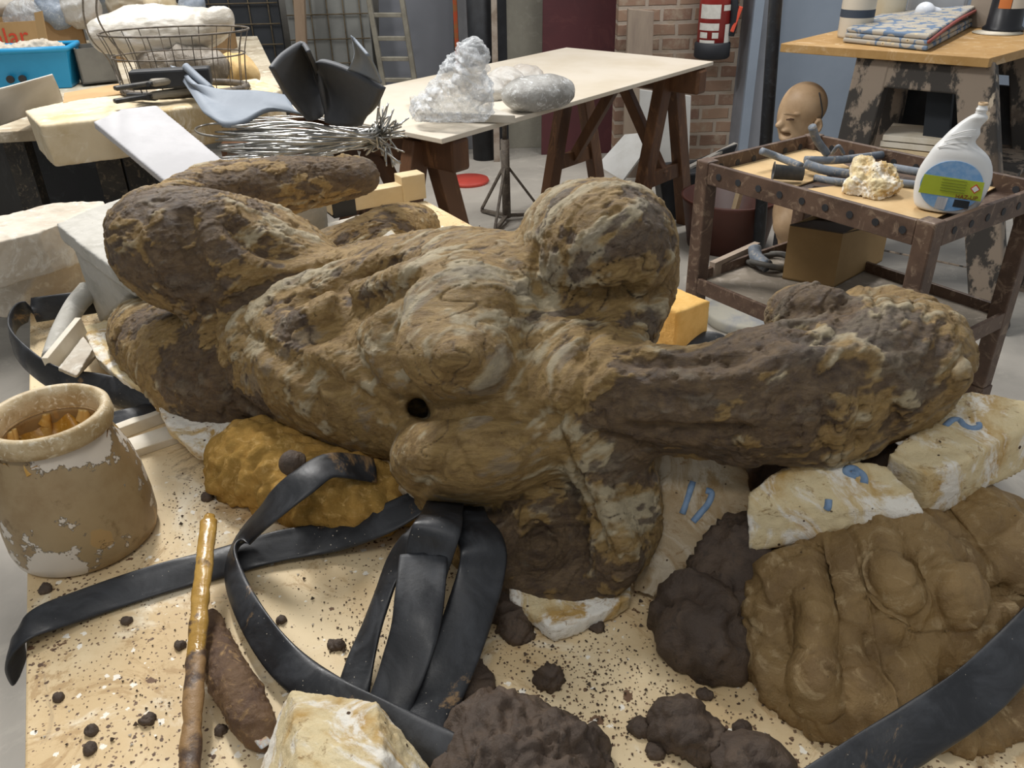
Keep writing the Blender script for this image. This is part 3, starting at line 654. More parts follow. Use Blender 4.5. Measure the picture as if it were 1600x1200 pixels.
# ------------------------------------------------------------------ plaster pieces
def Pz(l): return [P(*q) for q in l]
def number(parent, strokes, r=.0035):
    g = G()
    for s in strokes: g.tube(Pz(s), r, 8, step=5)
    return g.obj('painted_number', M['blue_paint'], parent, True)
M['blue_paint'] = mat('blue_paint', '7b93ae', '6a84a2', scale=60, rough=.6, bump=.1)
def piece(name, label, pts=None, outline=None, off=None, m='plaster_ochre', voxel=.0035, amp=.004, scale=16, chip=.005, smooth=1, minz=TZ, cat='plaster piece', group=None, fine=.6):
    src = hull(pts) if pts is not None else G().prism(outline, off)
    o = chunk(name, src, M[m], None, voxel, smooth, amp, scale, fine, chip, minz); return tag(o, label, cat, group)
p9 = piece('plaster_mould_piece', 'plaster mould piece marked with a blue 9, leaning on the big ochre lump', pts=Pz([(1168, 772, .80), (1190, 752, .815), (1225, 728, .825), (1262, 724, .83), (1330, 722, .83), (1380, 726, .83), (1418, 758, .82), (1444, 800, .805), (1340, 788, .80), (1250, 780, .80), (1168, 786, .795), (1168, 862, .735), (1215, 850, .745), (1320, 843, .75), (1400, 830, .755), (1446, 812, .77), (1250, 760, .77)]), chip=.006, amp=.004)
def surf_strokes(strokes, lift): return [[(x, y, z+lift) for x, y, z in s] for s in strokes]
p2 = piece('plaster_mould_piece', 'long plaster mould piece with a blue 2 beside the head, right table edge', outline=Pz([(1386, 710, .83), (1408, 690, .84), (1440, 666, .845), (1470, 642, .85), (1486, 614, .855), (1520, 611, .855), (1612, 624, .855), (1612, 668, .84), (1545, 700, .835), (1490, 728, .83), (1448, 742, .825)]), off=(.012, .004, -.07), chip=.005, amp=.003)
p17 = piece('plaster_mould_piece', 'upright pale plaster piece marked 17 under the neck', outline=Pz([(1018, 712, .80), (1050, 705, .81), (1125, 708, .81), (1172, 738, .79), (1180, 800, .75), (1140, 832, .73), (1100, 852, .72), (1072, 900, .685), (1020, 938, .66), (992, 926, .66), (984, 898, .67), (1012, 850, .71), (1018, 800, .74), (1004, 760, .77)]), off=(0, .035, -.005), m='plaster_pale', chip=.002) if M.setdefault('plaster_pale', plaster('plaster_pale', 'b7a384', '9f8257', 'c9bba3')) else None
def ray_hit(o, strokes, r, lift=.001):      # project stroke points onto the piece's surface
    from mathutils.bvhtree import BVHTree
    me = o.data; mw = Matrix.Translation(o.location); bv = BVHTree.FromPolygons([mw @ v.co for v in me.vertices], [tuple(p.vertices) for p in me.polygons])
    g = G()
    for s in strokes:
        pts = []
        for x, y in s:
            d = Vector(ray(x, y)).normalized(); h = bv.ray_cast(Vector(CAM), d)
            if h[0] is not None: pts.append(h[0]-h[1]*(r*.55-lift))
        if len(pts) > 1: g.tube(pts, r, 8, step=5)
    if g.v: return g.obj('painted_number', M['blue_paint'], o, True)
ray_hit(p9, [[(1337, 744), (1328, 742), (1322, 736), (1328, 731), (1337, 733), (1338, 741), (1330, 739)], [(1336, 733), (1346, 739), (1351, 747), (1350, 755)]], .0048)
ray_hit(p9, [[(1295, 781), (1294, 790), (1292, 796)]], .0045)
ray_hit(p2, [[(1477, 665), (1488, 656), (1499, 656), (1506, 664), (1518, 669), (1530, 667), (1529, 661)]], .0042)
ray_hit(p17, [[(1103, 766), (1112, 770), (1108, 784), (1096, 800), (1083, 815)], [(1083, 752), (1066, 803)]], .0045)
piece('plaster_slab', 'plaster rim with white and ochre front edge under the hollow shoulder', outline=Pz([(700, 805, .69), (770, 868, .685), (792, 905, .685), (798, 935, .682), (832, 958, .678), (866, 984, .674), (905, 970, .674), (960, 948, .674), (988, 930, .674), (985, 898, .68), (940, 870, .68), (800, 800, .69)]), off=(0, 0, -.022), m='plaster_ochre', smooth=1, chip=.004)
piece('plaster_bed', 'pale plaster bed strip between waist and ochre sponge', outline=Pz([(420, 650, .72), (440, 680, .72), (480, 706, .72), (540, 728, .72), (600, 745, .72), (645, 778, .72), (700, 818, .72), (740, 800, .73), (650, 700, .74), (500, 640, .73)]), off=(0, .01, -.06), m='plaster_pale', amp=.002)
piece('plaster_sheet', 'broken sheet of ochre-stained plaster under the hip, left end of the figure', outline=Pz([(128, 512, .715), (168, 498, .71), (230, 520, .71), (300, 590, .71), (345, 620, .71), (372, 660, .71), (352, 690, .705), (335, 716, .70), (300, 700, .70), (262, 668, .71), (243, 630, .715), (225, 606, .715), (185, 588, .715), (150, 560, .715)]), off=(0, .01, -.028), m='plaster_ochre', chip=.003)
piece('plaster_block', 'knobbly plaster block with a pale top at the front edge, bottom of the photo', pts=Pz([(455, 1078, .735), (588, 1096, .735), (600, 1180, .745), (575, 1260, .745), (468, 1260, .745), (470, 1130, .74), (400, 1215, .66), (436, 1120, .66), (452, 1095, .66), (600, 1112, .66), (625, 1150, .66), (690, 1225, .66), (690, 1260, .66), (400, 1260, .66)]), amp=.004, chip=.005, voxel=.003)
piece('plaster_shard', 'triangular plaster shard standing behind the waist', pts=Pz([(612, 358, .80), (560, 398, .77), (638, 390, .77), (605, 365, .77), (572, 400, .70), (640, 396, .70), (620, 380, .70)]), voxel=.003, amp=.002, chip=.002)
piece('plaster_lump', 'small pale plaster lump between flank and raised shoulder', pts=Pz([(768, 365, .72), (790, 358, .73), (806, 368, .72), (812, 390, .68), (766, 392, .67), (790, 400, .67)]), voxel=.003, m='plaster_pale', amp=.003, chip=.002)
# ------------------------------------------------------------------ slabs at the left
piece('plaster_slab', 'tilted grey plaster slab propping the bent knee', outline=Pz([(88, 350, .875), (150, 322, .88), (242, 292, .885), (330, 345, .885), (320, 420, .865), (232, 430, .85), (204, 438, .85), (130, 385, .865)]), off=(0, 0, -.034), m='plaster_grey', amp=.0015, scale=20, chip=.002, smooth=1)
piece('plaster_slab', 'upright grey plaster slab standing under the tilted slab', pts=Pz([(116, 390, .835), (158, 420, .83), (205, 455, .815), (235, 460, .81), (156, 503, .66), (176, 500, .66), (210, 480, .66), (130, 395, .78)]), m='plaster_grey', amp=.001, smooth=1)
piece('plaster_board', 'flat white plaster board leaning from the thick slab down to the far shin', pts=(lambda A: A+[q-[0, 0, .018] for q in A])(Pz([(146, 190, .97), (190, 170, .977), (245, 164, .98), (356, 256, .885), (270, 293, .865)])), m='plaster_board', amp=.0004, scale=9, smooth=1, chip=0, minz=None)
piece('plaster_block', 'upper of two thick white plaster blocks stacked at the far left', outline=Pz([(-60, 352, .85), (20, 332, .85), (90, 316, .85), (162, 312, .85), (166, 322, .845), (110, 346, .845), (60, 362, .85), (-60, 392, .85)]), off=(0, .01, -.095), m='plaster_white', amp=.004, scale=9, chip=.002)
piece('plaster_block', 'lower of two thick white plaster blocks stacked at the far left', pts=Pz([(-60, 432, .755), (60, 425, .755), (130, 396, .755), (150, 380, .755), (-60, 380, .755), (-60, 490, .665), (10, 497, .66), (60, 475, .665), (138, 452, .665), (160, 420, .665)]), m='plaster_white', amp=.004, scale=9, chip=.002)
piece('plaster_slab', 'small grey plaster slab standing behind the thigh, under the far shin', pts=Pz([(455, 325, .78), (510, 312, .78), (515, 370, .67), (505, 385, .655), (470, 388, .655), (458, 340, .72)]), m='plaster_grey', amp=.001, smooth=1)
piece('plaster_chunk', 'low white plaster slab on the table beside the pale wooden beam', outline=Pz([(505, 350, .685), (560, 335, .685), (640, 318, .685), (660, 330, .68), (600, 350, .68), (520, 378, .68)]), off=(0, 0, -.03), m='plaster_white', amp=.003)
# ------------------------------------------------------------------ sponge, orange block
def lump(name, label, cat, m, blobs, amp=.006, scale=16, h=.005, floor=TZ, k=.02, fine=.4, extra=None, group=None, subs=(), sub=False, cs=1.0, strokes=()):
    pts = np.array([[*P(b[0], b[1], b[2]), b[3]*mpp(P(b[0], b[1], b[2]))] for b in blobs])
    lo = (pts[:, :3]-pts[:, 3:]*1.15).min(0)-.02; hi = (pts[:, :3]+pts[:, 3:]*1.15).max(0)+.02
    S = SDF(lo, hi, h)
    for b, q in zip(blobs, pts): S.ell(q[:3], (q[3], q[3]*(b[4] if len(b) > 4 else 1), q[3]*(b[5] if len(b) > 5 else 1)), k=k)
    for s in subs: S.chain([(*P(*q[:3]), q[3]*mpp(P(*q[:3]))) for q in s], k=.012, op='sub')
    if strokes:
        bv = bvh_of(S.mesh())
        for op, st in strokes:
            q_ = []
            for x, y, r in st:
                h0 = hit(bv, x, y)
                if h0 is None: continue
                R_ = r*mpp(h0); h0 = hit(bv, x, y, -R_*.6 if op == 'add' else R_*.2); q_.append((*h0, R_))
            if len(q_) > 1: S.chain(q_, k=.022, op=op)
    if floor is not None: S.floor(floor)
    me = S.mesh(); me = subdiv(me, 1) if sub else me; displace(me, extra or (clayfn(amp/.006*1.5, cs, .75) if m.startswith('clay') else rough_fn(amp, scale, fine, amp)))
    if floor is not None: flatten(me, floor)
    return tag(link(name, me, M[m]), label, cat, group)
def bump_fn(v, n): return fbm(v*14, 3)*.008+np.abs(noise(v*30))*.026+np.abs(noise(v*62))*.008+fbm(v*130, 2)*.0025
lump('sponge', 'big ochre-soaked sponge tucked under the waist beneath the looped strap', 'sponge', 'sponge', [(400, 712, .69, 62, .9, .75), (440, 735, .69, 70, .9, .7), (490, 755, .69, 76, .9, .65), (545, 775, .69, 70, .9, .65), (600, 778, .685, 54, .9, .7), (385, 738, .68, 42)], extra=bump_fn, h=.004, k=.05)
lump('clay_ball', 'small round dark clay pellet on the sponge', 'clay ball', 'clay_dark', [(456, 724, .765, 19)], amp=.001, floor=None, h=.002)
ob = P(1068, 520, TZ); sz = .105
o = chunk('foam_block', G().box(P(1052, 548, TZ)+[0, 0, .055], (.085, .085, .108), rz=.62), M['foam_orange'], None, .0035, 1, .0012, 30, .8, .0015)
tag(o, 'bright orange-ochre foam block behind the raised shoulder', 'foam block')
# ------------------------------------------------------------------ clay lumps
def ochre_fn(v, n):
    q = v+np.stack([noise(v*8), noise(v*8+5), noise(v*8+9)], 1)*.05
    return fbm(v*9, 3)*.014+ridged(v*np.array([19, 3.5, 5])+noise(v*5)[:, None]*.5, 3)*.011+sst(noise(q*9+3), .05, .09)*.007+sst(noise(q*17+8), .08, .11)*.004+fbm(v*60, 3)*.0022-sst(noise(v*34+1), .28, .4)*.006-(1-sst(np.abs(noise(q*14+7)), 0, .02))*.004
lump('clay_mound', 'huge wet ochre clay mound below the numbered plaster pieces', 'clay mound', 'clay_ochre',
     [(1300, 960, .69, 105, .9, .8), (1400, 920, .71, 120, .9, .75), (1500, 880, .70, 105, .9, .75), (1560, 905, .68, 85, 1, .7), (1530, 830, .70, 60, 1, .9), (1290, 1050, .67, 95, 1, .5), (1360, 1050, .67, 80, 1, .5), (1230, 980, .67, 70, 1, .7), (1240, 920, .68, 60, 1, .8), (1450, 980, .68, 100, .9, .7), (1500, 960, .675, 95, 1, .7)], extra=ochre_fn, h=.006, k=.03, sub=True,
     strokes=[('sub', [(1290, 885, 10), (1300, 950, 16), (1296, 1020, 18), (1310, 1090, 12)]), ('sub', [(1345, 890, 8), (1362, 960, 14), (1372, 1040, 14), (1385, 1090, 8)]), ('sub', [(1228, 930, 9), (1250, 980, 14), (1240, 1040, 12)]), ('sub', [(1420, 870, 7), (1452, 930, 12), (1470, 985, 10)]), ('sub', [(1180, 1040, 8), (1220, 1085, 14), (1290, 1120, 12)]), ('sub', [(1230, 905, 16), (1262, 900, 14)]), ('sub', [(1500, 880, 8), (1550, 920, 12), (1590, 930, 10)]),
              ('add', [(1260, 900, 8), (1272, 980, 10), (1270, 1070, 10)]), ('add', [(1190, 950, 10), (1215, 915, 14), (1260, 890, 12)]), ('sub', [(1410, 1010, 10), (1430, 985, 12), (1400, 960, 7)]), ('sub', [(1480, 800, 6), (1510, 830, 10), (1540, 870, 8)]), ('sub', [(1460, 840, 6), (1490, 850, 9)])])
lump('clay_slab', 'flat pad of ochre clay under the thick strap, bottom right', 'clay', 'clay_ochre', [(1480, 1110, .652, 70, 1, .28), (1560, 1080, .652, 80, 1, .28), (1400, 1130, .652, 50, 1, .25), (1620, 1050, .652, 80, 1, .3)], amp=.004, h=.005)
lump('clay_lump', 'dark clay packed under the back of the head, between 17 and 9', 'clay lump', 'clay_dark', [(1185, 745, .74, 34), (1230, 742, .75, 32), (1290, 735, .77, 26), (1195, 780, .70, 44), (1350, 720, .78, 22), (1386, 712, .79, 18)], floor=None, amp=.004)
lump('clay_lump', 'dark clay lump on the table in front of the piece marked 17', 'clay lump', 'clay_dark', [(1092, 985, .675, 50, 1, .9), (1075, 950, .68, 36), (1110, 1000, .67, 44), (1120, 950, .68, 34)], amp=.006)
lump('clay_lump', 'dark crumbly clay mass in the shade under the piece marked 9', 'clay lump', 'clay_dark', [(1130, 890, .69, 46), (1180, 900, .69, 50), (1220, 890, .69, 44), (1150, 860, .70, 40), (1165, 950, .67, 50), (1210, 960, .67, 36)], amp=.007)
lump('clay_lump', 'big dark clay heap at the bottom edge, centre of the photo', 'clay lump', 'clay_dark', [(800, 1170, .665, 74, 1, .7), (870, 1190, .66, 62, 1, .7), (760, 1150, .66, 44, 1, .7), (840, 1230, .66, 90, 1, .6), (740, 1215, .66, 60, 1, .6)], amp=.0055, sub=True, cs=1.1)
lump('clay_lump', 'medium dark clay lump right of the heap at the bottom edge', 'clay lump', 'clay_dark', [(1065, 1140, .66, 34, 1, .8), (1095, 1152, .658, 34, 1, .7), (1050, 1128, .658, 24)], amp=.0035, cs=1.8, h=.003)
lump('clay_lump', 'grey-brown clay flake cut off by the bottom edge, right of centre', 'clay lump', 'clay_dark', [(1160, 1192, .665, 30), (1200, 1205, .66, 34)], amp=.004, h=.003)
lump('clay_lump', 'crumbly brown clay heap below the upper end of the plaster rim', 'clay lump', 'clay_dark', [(800, 960, .655, 24, 1, .7), (810, 990, .652, 22, 1, .6), (780, 935, .655, 16)], amp=.0035, cs=1.8, h=.003)
lump('clay_lump', 'flat dark clay scrap beside the rightmost rubber strip', 'clay lump', 'clay_dark', [(732, 1062, .652, 24, 1, .25), (742, 1075, .652, 20, 1, .25)], amp=.002, scale=40, h=.002)
lump('clay_lump', 'small dark clay crumb next to the strips, above the flat scrap', 'clay lump', 'clay_dark', [(866, 1060, .655, 11, 1, .9), (858, 1064, .653, 9)], amp=.003, cs=3, h=.002)
for i, (x, y, r) in enumerate([(524, 1007, 9), (694, 388, 7), (438, 970, 3), (931, 979, 6), (1096, 1085, 8), (280, 1008, 5), (198, 970, 5), (70, 921, 7), (630, 1137, 8), (716, 1120, 9), (1022, 1175, 12), (1000, 1135, 14), (1160, 1137, 8), (228, 1126, 6), (142, 1142, 4), (140, 1170, 3), (92, 1090, 3), (232, 780, 5), (322, 778, 4), (345, 1140, 6)]):
    where = ['left of the bunched strips, chunky', 'on the far table corner behind the foot', 'between strap and strips', 'just in front of the plaster rim', 'right of the dark lump marked by 17', 'left of the stirring stick, angular', 'just below the smeared strap, near the left edge', 'at the foot of the jar, left table edge', 'beside the front plaster block', 'beside the rubber strip end', 'left of the medium dark lump, ragged', 'left of the medium dark lump, topmost there', 'below the ochre mound, flat', 'left of the stick near the bottom', 'at the lower left, the larger of two', 'at the lower left, the smaller of two', 'tiny, near the left table edge', 'to the right of the jar', 'right of the jar, towards the sponge', 'between the stick and the clay-caked brush'][i]
    lump('clay_crumb', 'dark clay crumb '+where, 'clay crumb', 'clay_dark', [(x, y, TZ+.002, r, 1, .6), (x+r*.6, y+r*.2, TZ+.001, r*.6)], amp=.0015, cs=3.5, h=max(.0008, r*.00012), k=.003, group='loose clay crumbs on the work table')
# thin scatter nobody could count
def scatter():
    g = G(); ico = [(0, 0, 1), (.9, 0, .2), (-.3, .8, .3), (-.5, -.7, .2), (0, 0, -.5)]; fc = [(0, 1, 2), (0, 2, 3), (0, 3, 1), (4, 2, 1), (4, 3, 2), (4, 1, 3)]
    r = random.Random(3); zones = [(930, 1030, 160, 70, 420), (860, 1100, 120, 60, 220), (1000, 1120, 160, 60, 150), (560, 980, 60, 60, 110), (250, 1080, 150, 110, 150), (300, 800, 70, 60, 60), (1150, 1120, 80, 50, 60), (800, 980, 50, 40, 60), (740, 360, 50, 25, 25), (330, 1000, 60, 60, 50), (640, 1000, 160, 130, 120)]
    for cx, cy, sx, sy, n in zones:
        for _ in range(n):
            x, y = r.gauss(cx, sx*.6), r.gauss(cy, sy*.6)
            if y > 1210: continue
            p = P(x, y, TZ); u = (p-cA) ; 
            if x < 45 and y > 500: continue
            s = r.uniform(.0006, .0022)*(2 if r.random() < .06 else 1); a = r.random()*6.3; c, q = math.cos(a), math.sin(a)
            g.add([p+[s*(c*v[0]-q*v[1]), s*(q*v[0]+c*v[1]), s*(v[2]+.4)] for v in ico], fc)
    tag(g.obj('clay_grit', M['clay_dark']), 'fine dark clay grit strewn over the table top', 'grit', None, 'stuff')
    g = G()
    for _ in range(130):
        x, y = r.uniform(60, 1200), r.uniform(700, 1190); p = P(x, y, TZ); s = r.uniform(.0008, .003)*(1.6 if r.random() < .1 else 1); a = r.random()*6.3; c, q = math.cos(a), math.sin(a)
        g.add([p+[s*(c*v[0]-q*v[1]), s*(q*v[0]+c*v[1]), s*(v[2]*.5+.25)] for v in ico], fc)
    tag(g.obj('plaster_grit', M['plaster_white']), 'small white plaster crumbs strewn over the table top', 'grit', None, 'stuff')
scatter()
# ------------------------------------------------------------------ stick, brush, battens
def stick():
    pts = [(327, 806, .725), (322, 850, .722), (317, 900, .715), (311, 960, .705), (306, 1030, .695), (301, 1110, .685), (297, 1190, .675), (294, 1240, .67)]
    q = catmull([P(*p) for p in pts], 10); m = len(q); n = 18; v = []
    for k in range(m):
        t = k/(m-1); d = q[min(k+1, m-1)]-q[max(k-1, 0)]; d /= np.linalg.norm(d); s = np.cross(d, [0, 0, 1]); s /= np.linalg.norm(s); u = np.cross(s, d)
        R = (.0095 if t > .03 else .006)*(1+.12*math.sin(t*31)*max(0, t-.3)+.04*math.sin(t*57))
        for i in range(n): a = 2*math.pi*i/n; v.append(q[k]+s*math.cos(a)*R*1.1+u*math.sin(a)*R*.75)
    f = [(k*n+i, k*n+(i+1) % n, (k+1)*n+(i+1) % n, (k+1)*n+i) for k in range(m-1) for i in range(n)]+[tuple(range(n))[::-1], tuple(range((m-1)*n, m*n))]
    t = NT('stick_slip'); g = t.noise(18, 6, .6)
    sep = t.n('ShaderNodeSeparateXYZ'); t.l(t.co.outputs['Generated'], sep.inputs[0])
    col = t.mix(t.ramp(g, .4, .6), 'a47f3c', 'b9934e')
    dk = t.ramp(t.math('ADD', sep.outputs[1], t.math('MULTIPLY', g, -1.3)), -.22, -.12, 1, 0)
    col = t.mix(dk, col, t.mix(t.ramp(t.noise(30, 6), .45, .6), '4d3a2c', '8f6f47')); t.bump(t.noise(60, 6), .6, .003); t.out(col, t.ramp(dk, 0, 1, .15, .5))
    me = G().add(v, f).mesh(); displace(me, lambda v, n: fbm(v*60, 3)*.0022)
    tag(link('stirring_stick', me, t.m), 'slip-coated stirring stick lying over the smeared strap, wet ochre at its far end', 'stick')
stick()
def brush():
    root = empty('clay_brush', P(375, 1070, TZ), 'wide brush caked in brown clay right of the stirring stick', 'brush')
    S = SDF(*(lambda a: (a.min(0)-.05, a.max(0)+.05))(np.array(Pz([(328, 960, .66), (450, 1190, .66)]))), .003)
    S.chain([(*P(x, y, z), r*mpp(P(x, y, z))) for x, y, z, r in [(330, 962, .662, 10), (338, 995, .665, 17), (350, 1040, .67, 26), (372, 1085, .672, 30), (396, 1125, .668, 26), (418, 1160, .663, 16)]], k=.01)
    S.floor(TZ); me = S.mesh(); displace(me, rough_fn(.005, 30, .5, .004)); flatten(me, TZ)
    link('caked_clay', me, mat('brush_clay', '6b5138', '57402f', '94754c', scale=22, rough=.6, bump=.8, bd=.004), root)
    G().add(*(lambda q: (q, [(0, 1, 2, 3), (4, 7, 6, 5), (0, 4, 5, 1), (1, 5, 6, 2), (2, 6, 7, 3), (3, 7, 4, 0)]))(Pz([(378, 1135, .676), (398, 1122, .676), (425, 1160, .674), (408, 1172, .674), (378, 1135, .662), (398, 1122, .662), (425, 1160, .66), (408, 1172, .66)]))).obj('handle', mat('brush_handle', 'a88f6c', '9aa3a6', '8f3a33', scale=60, rough=.6), root, bevel=.002)
brush()
def batten(name, label, q, w, h, m='wood_white', cat='batten'):
    a, b = P(*q[0]), P(*q[1]); o = G().bar(a+[0, 0, h/2], b+[0, 0, h/2], w, h).obj(name, M[m], bevel=.0015); return tag(o, label, cat)
batten('wooden_batten', 'off-white grooved batten between jar and plaster sheet', [(150, 725, TZ), (320, 668, TZ)], .045, .014)
batten('wooden_batten', 'second off-white batten lying higher behind the jar batten', [(170, 690, TZ+.0), (300, 640, TZ+.0)], .02, .022)
tag(G().bar(P(75, 572, .72), P(127, 508, .74), .012, .035).obj('wooden_strip', M['wood_white'], bevel=.001), 'narrow pale slat leaning over the looped strap, beside the rough plaster bar', 'slat')
piece('plaster_bar', 'short rough white plaster bar next to the pale slat', pts=Pz([(90, 575, .735), (130, 526, .745), (146, 545, .745), (120, 588, .735), (90, 582, .70), (150, 560, .70), (120, 592, .70), (130, 530, .70)]), m='plaster_white', voxel=.003, amp=.002)
tag(G().tube(Pz([(80, 560, .69), (95, 520, .70), (118, 478, .72), (138, 455, .73)]), lambda t: .017+.006*t, 14).obj('plaster_rod', M['plaster_grey'], smooth=True), 'grey plaster-coated rod rising towards the upright slab', 'rod')
def beam():
    root = empty('wooden_beam', P(600, 320, TZ), 'pale wooden beam with a block on its right end, far table corner', 'wooden beam')
    a, b = P(512, 320, .685), P(650, 295, .685); d = (b-a)/np.linalg.norm(b-a)
    G().bar(a, b, .05, .05).obj('shaft', M['wood_pale'], root, bevel=.002)
    e = b-d*.02; G().bar(e-d*.035+[0, 0, .012], e+d*.04+[0, 0, .012], .056, .075).obj('end_block', M['wood_pale'], root, bevel=.002)
    c = P(532, 316, .685); o = G().bar(c-d*.035, c+d*.035, .062, .07).obj('clamp', M['black_iron'], root, bevel=.003)
    o['label'] = 'dark iron clamp sleeve'
beam()
# ------------------------------------------------------------------ trestle table with white top
def clear_plastic(name, c='e4e8ec', alpha=.45, rough=.18):
    t = NT(name); w_ = t.ramp(t.noise(9, 6, .7, dist=2), .4, .65); t.bump(t.noise(16, 7, .65, dist=3), .9, .01)
    t.l(t.math('ADD', t.math('MULTIPLY', w_, .55), alpha), t.b.inputs['Alpha']); return t.out(c, rough, 0, .6)
M['clear_bag'] = clear_plastic('clear_bag', alpha=.25, rough=.12); M['cloudy_bag'] = mat('cloudy_bag', 'c3c0ba', 'b2aaa0', 'd4d4d2', scale=6, rough=.35, bump=.7, bscale=14, bd=.012)
M['white_top'] = mat('white_top', 'd0c7b8', 'c6bba8', scale=2, rough=.45, bump=.05, spots=[(5, .03, '9a8a70')])
ZW = .81
A_, B_, C_ = P(885, 74, ZW), P(1115, 96, ZW), P(690, 217, ZW); D_ = C_-(B_-A_)
tag(G().prism([D_, C_, B_, A_], (0, 0, -.016)).obj('table_top', M['white_top'], bevel=.002), 'white melamine board laid over the two wooden trestles', 'tabletop')
def trestle(E1, E2, label, spread=.24):
    E1 = np.array(E1); E2 = np.array(E2); d = (E2-E1)/np.linalg.norm(E2-E1); s = np.array([-d[1], d[0], 0]); top = E1[2]
    root = empty('wooden_trestle', (E1+E2)/2*[1, 1, 0], label, 'trestle'); m = M['wood_brown']
    G().bar(E1, E2, .075, .105).obj('crossbeam', m, root, bevel=.012)
    ms = []
    for e, sg in ((E1, 1), (E2, -1)):
        c = e+d*sg*.17
        for q in (1, -1):
            a = c+s*q*.035+[0, 0, .03]; b = np.array([*(c+s*q*spread)[:2], 0])
            G().bar(a, b, .055, .075, side=d).obj('leg', m, root, bevel=.004)
        z = .30; k = (top-z)/top
        G().bar([*(c+s*spread*k)[:2], z], [*(c-s*spread*k)[:2], z], .03, .07).obj('rung', m, root, bevel=.003); ms.append(c)
    mid = (ms[0]+ms[1])/2+[0, 0, -.02]
    for c in ms:
        b = np.array([c[0], c[1], .30]); G().bar(mid, b, .04, .05).obj('brace', m, root, bevel=.003)
    return root
BT = ZW-.018-.055
e1 = P(1098, 128, BT); dd = (A_-B_)
trestle(e1, e1+dd*1.06, 'far brown wooden trestle under the white board, by the brick wall')
e1 = P(722, 243, BT); trestle(e1, e1+dd*1.05, 'near brown wooden trestle under the left end of the white board')
tag(G().prism([P(655, 176, ZW+.028), P(805, 180, ZW+.028), P(722, 152, ZW+.028), P(640, 150, ZW+.028)], (0, 0, -.026)).obj('foam_board', mat('foam_board_grey', 'bcb7ad', 'ada89d', scale=6), bevel=.002), 'thick grey-white board lying on the white table under the upright bag', 'board')
def bag(name, label, blobs, m, floor=None, amp=.012, scale=14, group=None, h=.006, cat='plastic bag', wr=.006):
    return lump(name, label, cat, m, blobs, floor=floor, h=h, k=.05, group=group, extra=lambda v, n: fbm(v*scale*.5, 3)*amp*1.5+ridged((v+np.stack([noise(v*5), noise(v*5+3), noise(v*5+8)], 1)*.12)*scale*np.array([.7, .7, 1.3])+3, 3)*wr*2)
bag('plastic_bag', 'tall crumpled clear plastic bag standing on the white table', [(742, 84, ZW+.24, 11, .8, 1.4), (735, 105, ZW+.20, 18, .7, 1.5), (728, 125, ZW+.15, 24, .7, 1.4), (712, 150, ZW+.10, 34, .7, .9), (690, 172, ZW+.05, 40, .7, .6), (735, 160, ZW+.08, 22, .7, 2.2)], 'clear_bag', ZW+.029, amp=.014, scale=34, wr=.008, h=.004)
bag('plastic_bag', 'rounded clay packet wrapped in grey plastic on the white table', [(815, 148, ZW+.055, 30, 1, .75), (845, 145, ZW+.055, 32, 1, .75), (872, 143, ZW+.05, 24, 1, .75)], 'packet', ZW, amp=.006, scale=9, wr=.002, cat='wrapped packet') if M.setdefault('packet', mat('packet_plastic', 'a9a8a4', '8f8d88', 'd8dadb', scale=12, rough=.25, bump=.8, bscale=22, bd=.01)) else 0
bag('plastic_bag', 'flat brownish plastic bag behind the rounded packet', [(765, 145, ZW+.02, 22, 1, .7), (790, 132, ZW+.02, 26, 1, .7), (820, 122, ZW+.02, 24, 1, .6)], 'cloudy_bag', ZW)
# floor things seen between the trestles
red = P(732, 285, 0); g = G(); g.lathe(red, [(.0001, .0), (.12, 0), (.125, .01), (.12, .022), (.0001, .024)], 32)
tag(g.obj('red_disc', mat('red_plastic', 'c2493c', 'b5453a', scale=10, rough=.5), smooth=True), 'round red disc on the floor between the trestle legs', 'lid')
def stand():
    b = P(792, 345, 0); root = empty('metal_stand', b, 'dusty iron prop stand with a round foot, under the white table', 'stand')
    m = mat('dusty_iron', '6f665c', '5a5149', '8c8274', scale=18, rough=.7)
    G().cyl(b+[0, 0, .02], b+[0, 0, .42], .022).obj('pole', m, root, True); G().cyl(b+[0, 0, .4], b+[0, 0, .74], .012).obj('inner_pole', m, root, True)
    for a in (0.3, 2.3, 4.4): G().bar(b+[0, 0, .03], b+[.2*math.cos(a), .2*math.sin(a), .012], .02, .014).obj('foot', m, root); G().bar(b+[0, 0, .30], b+[.2*math.cos(a), .2*math.sin(a), .02], .012, .012).obj('strut', m, root)
stand()
# ------------------------------------------------------------------ left side table
ZS = .84
root = empty('side_table', (-1.9, 3.1, 0), 'black-fronted side table loaded with crates and bags, far left', 'table')
q0, q1 = P(-160, 215, ZS), P(52, 203, ZS); q1b = P(300, 205, ZS); q2 = P(440, 134, ZS); q3 = np.array([q2[0]-.5, q2[1]+1.6, ZS]); q4 = np.array([-3.6, 5.0, ZS])
G().prism([q0, q1, q1b, q2, q3, q4], (0, 0, -.035)).obj('table_top', mat('side_table_top', 'cabfa8', '9c8d75', 'ddd3c0', scale=4, rough=.8), root, bevel=.003)
G().prism([q0+[.03, .62, -.035], q1+[0, .62, -.035], q1b+[-.2, .5, -.035], q3+[-.3, -.3, -.035], q4+[0, 0, -.035]], (0, 0, -.80)).obj('cabinet', mat('black_cabinet', '25272b', '1e2023', '3a3c40', scale=3, rough=.5, spots=[(12, .04, '6a6a66')]), root)
for x, y, rz in ((172, 240, .3), (215, 235, .3), (30, 215, 0)):
    p = P(x, y, ZS-.05); G().box((p[0], p[1]-.02, (ZS-.05)/2), (.07, .05, ZS-.05), rz=rz).obj('leg', mat('scuffed_black', '2c2b29', '3c3833', '6d6252', scale=14, rough=.7), root)
